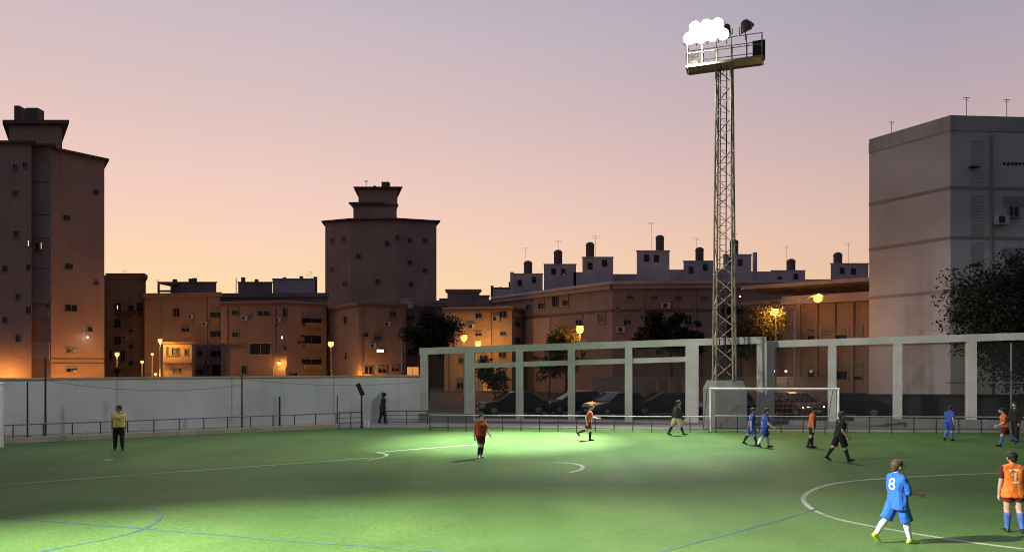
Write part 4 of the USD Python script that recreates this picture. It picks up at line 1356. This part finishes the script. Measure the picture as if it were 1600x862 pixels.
    def place(m):
        m = m.copy()
        m.vertices = (np.asarray(m.vertices) + shift) * H @ yawm.T + off
        return m
    t = thing('person', label, 'person', (g0[0], g0[1], 0), group)
    body = obj('body', place(blend(limbs, .013)), skin, t, smooth=True)
    # face details
    for sx in (-1, 1):
        e = trimesh.creation.icosphere(1, .0062)
        e.apply_translation(hd((sx * .021, .0735, .050)))
        obj('eye', place(e), EYE, t)
    mo = trimesh.creation.icosphere(1, 1.0)
    mo.apply_scale((.016, .005, .004))
    mo.vertices = np.asarray(mo.vertices) @ Rh.T + hd((0, .077, .013))
    obj('mouth', place(mo), LIP, t)
    # hair
    if wear.get('hood'):
        hs = hull([(hd((0, -.012, .058)), .068), (hd((0, .008, .050)), .064), (hd((0, -.02, .0)), .055)], True)
    else:
        hs = hull([(hd((0, -.012, .064)), .061), (hd((0, .010, .070)), .056)], True)
        back = hull([(hd((0, -.026, .03)), .044), (hd((0, -.03, .012)), .036)])
        cut = hull([(hd((0, .082, .018)), .05), (hd((0, .075, -.03)), .06), (hd((0, .10, .05)), .045)])
        hs = m3.Manifold.batch_boolean([hs, back], m3.OpType.Add) - cut
    obj('hood' if wear.get('hood') else 'hair', place(blend([hs], .014, 4)), hair, t, smooth=True)
    # shirt
    g = .013 * (1.4 if wear.get('loose') else 1)
    hem = wear.get('hem', .0)
    up = lambda bs, k=0: [(p, np.asarray(r) + g + k) for p, r in bs]
    bel = up(belly, .006)
    hm = [((sx * .060 * w, 0, hip_z + hem), (.076 * w, .088, .022)) for sx in (-1, 1)]
    if wear.get('sleeve', .6) == 0:
        shirt = []
    shirt += [hull(hm + bel), hull(bel + up(chest)), hull(up(chest) + [(p, r + .009) for p, r in shl]), hull([(p, r + .008) for p, r in shl] + [(tor((0, -.006, .832)), .036)])]
    if wear.get('coat'):
        k = [((sx * .058 * w, 0, hip_z + hem - .14), (.075 * w, .078, .03)) for sx in (-1, 1)]
        shirt.append(hull(hm + k))
    sm = folds(blend(shirt, .012), .011, int(foot[0]) % 17)
    sp = obj(wear.get('top', 'shirt'), place(sm), wear['shirt'], t, smooth=True)
    for sl_ in sleeves:
        obj('sleeve', place(blend([sl_], .013)), wear['sleeve_mat'], t, smooth=True)
    # shorts or trousers
    waist = [((sx * .052 * w, 0, hip_z + .05), (.060 * w, .064, .02)) for sx in (-1, 1)]
    pts = []
    fl, fr_ = wear.get('leg', .75), wear.get('flare', .062)
    for s, (h, k, an, heel, ball, toe, d1, d2) in zip((-1, 1), joints[:2]):
        if fl <= 1:
            e1 = h + d1 * Lt * fl
            u1 = np.cross(d1, (1.0, 0, 0)); u1 /= np.linalg.norm(u1)
            u2 = np.cross(d1, u1)
            ring = [e1 + fr_ * (math.cos(q_) * u1 * .95 + math.sin(q_) * u2 * .88) + dd * d1 * .012 for q_ in np.linspace(0, 2 * math.pi, 18, False) for dd in (0, 1)]
            pts.append(m3.Manifold.hull_points(np.vstack([np.array(ring), (h + (0, 0, .02)) + ICO * .068]).astype(np.float32)))
        else:
            pts += [hull([(h + (0, 0, .02), .070), (k, .050)]), hull([(k, .050), (k + d2 * Ls * (fl - 1), .036)])]
    pts.append(hull(waist + [((sx * .05 * w, 0, hip_z), (.063 * w, .066, .05)) for sx in (-1, 1)]))
    obj('shorts' if fl <= 1 else 'trousers', place(folds(blend(pts, .013, 5), .009, int(foot[0]) % 13)), wear['legs'], t, smooth=True)
    for s, (h, k, an, heel, ball, toe, d1, d2) in zip((-1, 1), joints[:2]):
        if fl <= 1:
            a = k + d2 * .03
            obj('sock', place(blend([hull([(a, .0385), (k + d2 * .075 + np.array((0, -.008, 0)), .041), (an - d2 * .01, .027)]), hull([(an, .027), (heel, .0215)])], .014, 5)), wear['sock'], t, smooth=True)
        obj('boot', place(blend([hull([(heel, .0235), (an, .0275)]), hull([(an + d2 * .01, .024), (ball, .0225)]), hull([(heel, .022), (ball, .0225)]), hull([(ball, .022), (toe, .0165)])], .012, 4)), wear['boot'], t, smooth=True)

    def on_back(txt, height, z, m, nm, dx=0.0):
        if txt is None:                                  # an unreadable name: only its pale arched band is seen
            a = np.linspace(-1, 1, 13)
            arch = np.r_[np.c_[a * .062, -.010 * a ** 2], np.c_[a[::-1] * .062, -.010 * a[::-1] ** 2 + height]]
            tm = trimesh.creation.extrude_polygon(sg.Polygon(arch), .002, engine='earcut')
        else:
            tm = meshkit.text_mesh(txt, height, depth=.002, bold=True)
        tm = trimesh.Trimesh(tm.vertices, tm.faces)
        tm = tm.subdivide_to_size(.02)
        v = np.asarray(tm.vertices)
        v[:, 0] -= (v[:, 0].min() + v[:, 0].max()) / 2
        o = np.array([tor((x + dx, -.5, z + y)) for x, y in v[:, :2]])
        dr = np.tile(T @ Y @ np.array((0, 1.0, 0)), (len(o), 1))
        loc, ri, _ = sm.ray.intersects_location(o, dr, multiple_hits=False)
        res = o + dr * .42
        res[ri] = loc
        depth = v[:, 2:3]
        tm.vertices = res - dr * (.002 + (depth > .001) * .002)
        obj(nm, place(tm), m, sp)
    if number:
        on_back(number[0], number[1], number[2], number[3], 'back_number', number[4] if len(number) > 4 else 0)
    if name_strip:
        on_back(name_strip[0], name_strip[1], name_strip[2], name_strip[3], 'name_strip')
    return t


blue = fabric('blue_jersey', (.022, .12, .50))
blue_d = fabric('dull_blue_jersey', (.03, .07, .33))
orange = fabric('orange_jersey', (.85, .20, .03))
orange_d = fabric('red_orange_jersey', (.48, .085, .025))
maroon = fabric('dark_red_shorts', (.10, .012, .010))
blackf = fabric('black_cloth', (.012, .012, .014))
white_s = fabric('white_sock', (.62, .62, .62))
blue_s = fabric('blue_sock', (.06, .14, .42))
dark_s = fabric('dark_sock', (.02, .02, .03))
yellow = fabric('yellow_bib', (.50, .44, .13))
beige_c = fabric('beige_cloth', (.42, .32, .19))
lime = fabric('lime_boot', (.58, .85, .03), .5)
bl_boot = fabric('black_boot', (.015, .015, .016), .4)
wh_boot = fabric('pale_boot', (.5, .5, .48), .4)
teal = fabric('dark_jacket', (.02, .026, .034))
white_print = mat_plain('shirt_print_white', (.72, .72, .70), .6, var=.04)

P0 = dict(top='shirt')
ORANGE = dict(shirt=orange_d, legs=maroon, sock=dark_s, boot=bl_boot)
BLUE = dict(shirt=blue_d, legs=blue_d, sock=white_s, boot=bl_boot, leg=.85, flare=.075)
# foreground
person('boy in blue kit and white socks striding right with lime boots', (1427, 848), 1.50, 74, ((-26, 14, 2, -38), (18, 6, 2, 2)), ((10, 8, 20), (16, 10, 62)),
       dict(shirt=blue, legs=blue, sock=white_s, boot=lime, leg=.98, flare=.078, loose=1, sleeve=.95, hem=-.09), lean=-2, head=(-12, 6), hair=HAIR_B,
       number=('8', .13, .655, mat_plain('shirt_print_pale_blue', (.45, .58, .85), .6, var=.06)))
person('player in bright orange shirt and blue socks seen from behind at the right edge', (1571, 829), 1.52, 12, ((4, 8, 2, 0), (-6, 12, 3, -6)), ((2, 9, 10), (-6, 10, 14)),
       dict(shirt=orange, legs=maroon, sock=blue_s, boot=bl_boot, leg=.50, flare=.072, hem=-.075, sleeve=.55, sleeve_mat=maroon), lean=2, head=(10, 8), hair=HAIR, number=('1', .12, .615, mat_plain('shirt_print_cream', (.90, .62, .40), .6, var=.06)), name_strip=(None, .022, .765, mat_plain('shirt_print_cream', (.90, .62, .40))))
# middle and far players
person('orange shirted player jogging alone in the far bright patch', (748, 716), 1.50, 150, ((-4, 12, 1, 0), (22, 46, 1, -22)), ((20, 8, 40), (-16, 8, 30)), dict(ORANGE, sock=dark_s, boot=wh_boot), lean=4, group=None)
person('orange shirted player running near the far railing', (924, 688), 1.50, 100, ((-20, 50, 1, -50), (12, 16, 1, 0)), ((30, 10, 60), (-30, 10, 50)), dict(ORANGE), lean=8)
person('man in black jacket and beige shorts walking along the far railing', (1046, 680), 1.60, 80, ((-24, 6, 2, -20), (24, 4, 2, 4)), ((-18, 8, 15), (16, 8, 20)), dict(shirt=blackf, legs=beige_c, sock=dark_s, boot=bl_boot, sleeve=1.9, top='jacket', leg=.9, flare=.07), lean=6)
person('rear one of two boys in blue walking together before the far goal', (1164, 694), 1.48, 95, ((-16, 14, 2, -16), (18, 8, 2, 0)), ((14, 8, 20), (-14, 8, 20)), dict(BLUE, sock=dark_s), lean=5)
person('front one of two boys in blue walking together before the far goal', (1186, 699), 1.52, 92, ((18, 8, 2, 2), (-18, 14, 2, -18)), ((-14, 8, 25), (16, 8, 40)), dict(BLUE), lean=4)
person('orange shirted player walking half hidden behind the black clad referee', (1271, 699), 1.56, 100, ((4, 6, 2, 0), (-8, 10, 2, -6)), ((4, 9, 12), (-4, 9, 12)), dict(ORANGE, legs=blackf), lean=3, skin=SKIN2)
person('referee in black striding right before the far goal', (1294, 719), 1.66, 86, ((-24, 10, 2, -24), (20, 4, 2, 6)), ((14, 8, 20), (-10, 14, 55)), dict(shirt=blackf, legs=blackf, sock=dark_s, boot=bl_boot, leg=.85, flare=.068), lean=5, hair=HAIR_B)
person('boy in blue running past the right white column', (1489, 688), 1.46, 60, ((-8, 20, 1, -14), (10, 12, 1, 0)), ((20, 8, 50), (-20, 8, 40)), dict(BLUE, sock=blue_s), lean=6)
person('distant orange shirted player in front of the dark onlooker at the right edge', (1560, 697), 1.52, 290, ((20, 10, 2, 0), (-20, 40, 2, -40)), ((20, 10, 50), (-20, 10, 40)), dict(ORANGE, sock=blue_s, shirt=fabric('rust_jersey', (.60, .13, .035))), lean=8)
person('onlooker in black standing still at the right edge by the railing', (1588, 690), 1.62, 250, ((4, 4, 2, 0), (-4, 6, 2, 0)), ((4, 10, 20), (4, 10, 30)), dict(shirt=blackf, legs=blackf, sock=dark_s, boot=bl_boot, sleeve=1.9, top='jacket', leg=1.9), lean=2, hair=HAIR)
person('linesman in yellow bib and dark trousers standing before the white wall', (192, 703), 1.66, 150, ((2, 3, 4, 0), (-2, 4, 4, 0)), ((2, 8, 10), (4, 8, 14)), dict(shirt=yellow, legs=blackf, sock=dark_s, boot=bl_boot, top='bib', sleeve=.35, leg=1.92), lean=2, head=(-50, 0), skin=SKIN2)
person('dark hooded figure in a long coat walking by the white wall corner', (594, 661), 1.66, 70, ((-6, 12, 2, -10), (12, 10, 2, 0)), ((0, 6, 10), (6, 6, 20)), dict(shirt=teal, legs=blackf, sock=dark_s, boot=bl_boot, top='coat', sleeve=1.9, coat=1, hood=1, leg=1.9), lean=7, hair=teal, bulk=1.15)
# ------------------------------------------------------------------ parked cars
def car_paint(name, c):
    return usdkit.material(stage, f'/World/Looks/{name}', {'g': ('geometry', {}), 'n': ('noise_texture', {'scale': 3, 'detail': 3}),
        'r': ('rgb_ramp', {'ramp': [(.3, tuple(np.array(c) * .9)), (.7, tuple(c))]}), 'p': ('principled_bsdf', {'roughness': .28, 'coat_weight': .6, 'metallic': .2})},
        [('g.position', 'n.vector'), ('n.fac', 'r.fac'), ('r.color', 'p.base_color')], surface='p.BSDF')


head_glass = mat_plain('headlight_glass', (.5, .5, .5), .15)
tail_glass = mat_plain('tail_light_red', (.30, .01, .01), .25)
plate_mat = mat_plain('number_plate', (.6, .6, .55), .5)
lit_lamp = mat_emit('car_lamp_lit', (1, .8, .6), 12)


def car(label, px, D, ang, paint, hatch=True, lit=False):
    """length along local x, nose at +x"""
    x, y = XY(px, D)
    t = thing('parked_car', label, 'car', (x, y, 0), 'cars parked beyond the white frames' if False else None)
    R = trimesh.transformations.rotation_matrix(deg(ang), (0, 0, 1))

    def put(m):
        m = m.copy()
        m.apply_transform(R)
        m.apply_translation((x, y, 0))
        return m

    def hp(pts):
        v, f, _ = meshkit.arrays(m3.Manifold.hull_points(np.array(pts, np.float32)))
        return trimesh.Trimesh(v, f, process=False)
    L, W = (4.05 if hatch else 4.4), 1.74
    a, b = -L / 2, L / 2

    def sec(x, z0, z1, w0, w1):
        return [(x, s * w, z) for s in (-1, 1) for z, w in ((z0, w0), (z0 + (z1 - z0) * .45, max(w0, w1) + .03), (z1, w1))]
    hw = W / 2
    low = [hp(sec(a, .34, .80, hw - .18, hw - .16) + sec(a + .25, .22, .93, hw - .05, hw - .06) + sec(a + 1.2, .2, .96, hw - .03, hw - .04)),
           hp(sec(a + 1.2, .2, .96, hw - .03, hw - .04) + sec(b - 1.35, .2, .95, hw - .03, hw - .05)),
           hp(sec(b - 1.35, .2, .95, hw - .03, hw - .05) + sec(b - .3, .22, .78, hw - .06, hw - .12) + sec(b, .34, .62, hw - .22, hw - .24))]
    ra, rb_ = (a + .55, b - 1.95) if hatch else (a + 1.15, b - 2.1)
    ba, bb_ = (a + .12, b - 1.1) if hatch else (a + .55, b - 1.2)
    wr = hw - .25
    roof = hp([(x_, s * w_, z_) for s in (-1, 1) for x_, w_, z_ in ((ra - .05, wr + .02, 1.40), (rb_ + .05, wr + .02, 1.40), (ra + .15, wr - .08, 1.465), (rb_ - .1, wr - .08, 1.465))])
    glass = hp([(x_, s * w_, z_) for s in (-1, 1) for x_, w_, z_ in ((ba, hw - .09, .94), (bb_, hw - .09, .94), (ra, wr, 1.41), (rb_, wr, 1.41))])
    pil = []
    for s in (-1, 1):
        for (x0, x1) in ((ba - .02, ra - .02), (bb_ + .02, rb_ + .03), ((ba + bb_) / 2 - .1, (ra + rb_) / 2), (ba + .55, ra + .40)):
            pil.append(beam((x0, s * (hw - .085), .93), (x1, s * (wr + .01), 1.42), .06, .09))
    obj('body', [put(m) for m in low + [roof] + pil], paint, t)
    obj('window_glass', put(glass), pane_mat, t)
    for sx in (a + .75, b - .8):
        for s in (-1, 1):
            wm = lathe([(.2, -.09), (.29, -.1), (.315, -.06), (.315, .06), (.29, .1), (.2, .09)], 16)
            wm.apply_transform(trimesh.transformations.rotation_matrix(math.pi / 2, (1, 0, 0)))
            wm.apply_translation((sx, s * (hw - .07), .315))
            wo = obj('wheel', put(wm), rubber, t)
            rm = lathe([(.2, -.02), (.19, .02), (.05, .035)], 12)
            rm.apply_transform(trimesh.transformations.rotation_matrix(-s * math.pi / 2, (1, 0, 0)))
            rm.apply_translation((sx, s * (hw + .02), .315))
            obj('rim', put(rm), alloy, wo)
    for s in (-1, 1):
        obj('headlight', put(hp([(b - .3, s * (hw - .1), .70), (b - .06, s * (hw - .32), .68), (b - .02, s * (hw - .32), .56), (b - .24, s * (hw - .08), .58), (b - .1, s * (hw - .45), .66), (b - .03, s * (hw - .5), .57)])), lit_lamp if lit else head_glass, t)
        obj('tail_light', put(hp([(a - .01, s * (hw - .30), .82), (a + .2, s * (hw - .06), .90), (a - .01, s * (hw - .28), .66), (a + .2, s * (hw - .05), .68), (a + .1, s * (hw - .3), .9)])), tail_glass, t)
        obj('mirror', put(hp([(bb_ - .35 + dx, s * (hw + dy), .98 + dz) for dx in (-.07, .05) for dy in (.0, .17) for dz in (0, .12)])), paint, t)
    obj('bumper', put(box(b - .10, b + .04, -hw + .35, hw - .35, .3, .48)), black_metal, t)
    obj('bumper', put(box(a - .05, a + .10, -hw + .3, hw - .3, .34, .5)), black_metal, t)
    obj('number_plate', put(box(b + .042, b + .055, -.26, .26, .36, .47)), plate_mat, t)
    obj('number_plate', put(box(a - .065, a - .052, -.26, .26, .38, .49)), plate_mat, t)
    return t


navy = car_paint('navy_car_paint', (.016, .018, .03))
blk = car_paint('black_car_paint', (.010, .010, .012))
slate = car_paint('slate_car_paint', (.045, .048, .055))
silver = car_paint('silver_car_paint', (.20, .20, .21))
red_c = car_paint('dark_red_car_paint', (.10, .014, .012))
car('black car parked behind the second white bay from the left', 800, 46.5, 196, blk, False)
car('dark navy car parked behind the third white bay from the left', 893, 47.5, 200, navy, True)
car('slate car whose windscreen catches the light in the middle bay', 958, 45.5, 214, slate, True)
car('dark car parked in the bay left of the wide white column', 1034, 46.0, 188, blk, False)
car('silver car half hidden behind the grey mast pedestal', 1128, 46.0, 205, silver, True)
car('dark red car with lit front lamps seen through the goal', 1243, 45.5, -75, red_c, True, True)
car('black car parked right of the goal in front of the low street wall', 1322, 45.0, 160, blk, False)
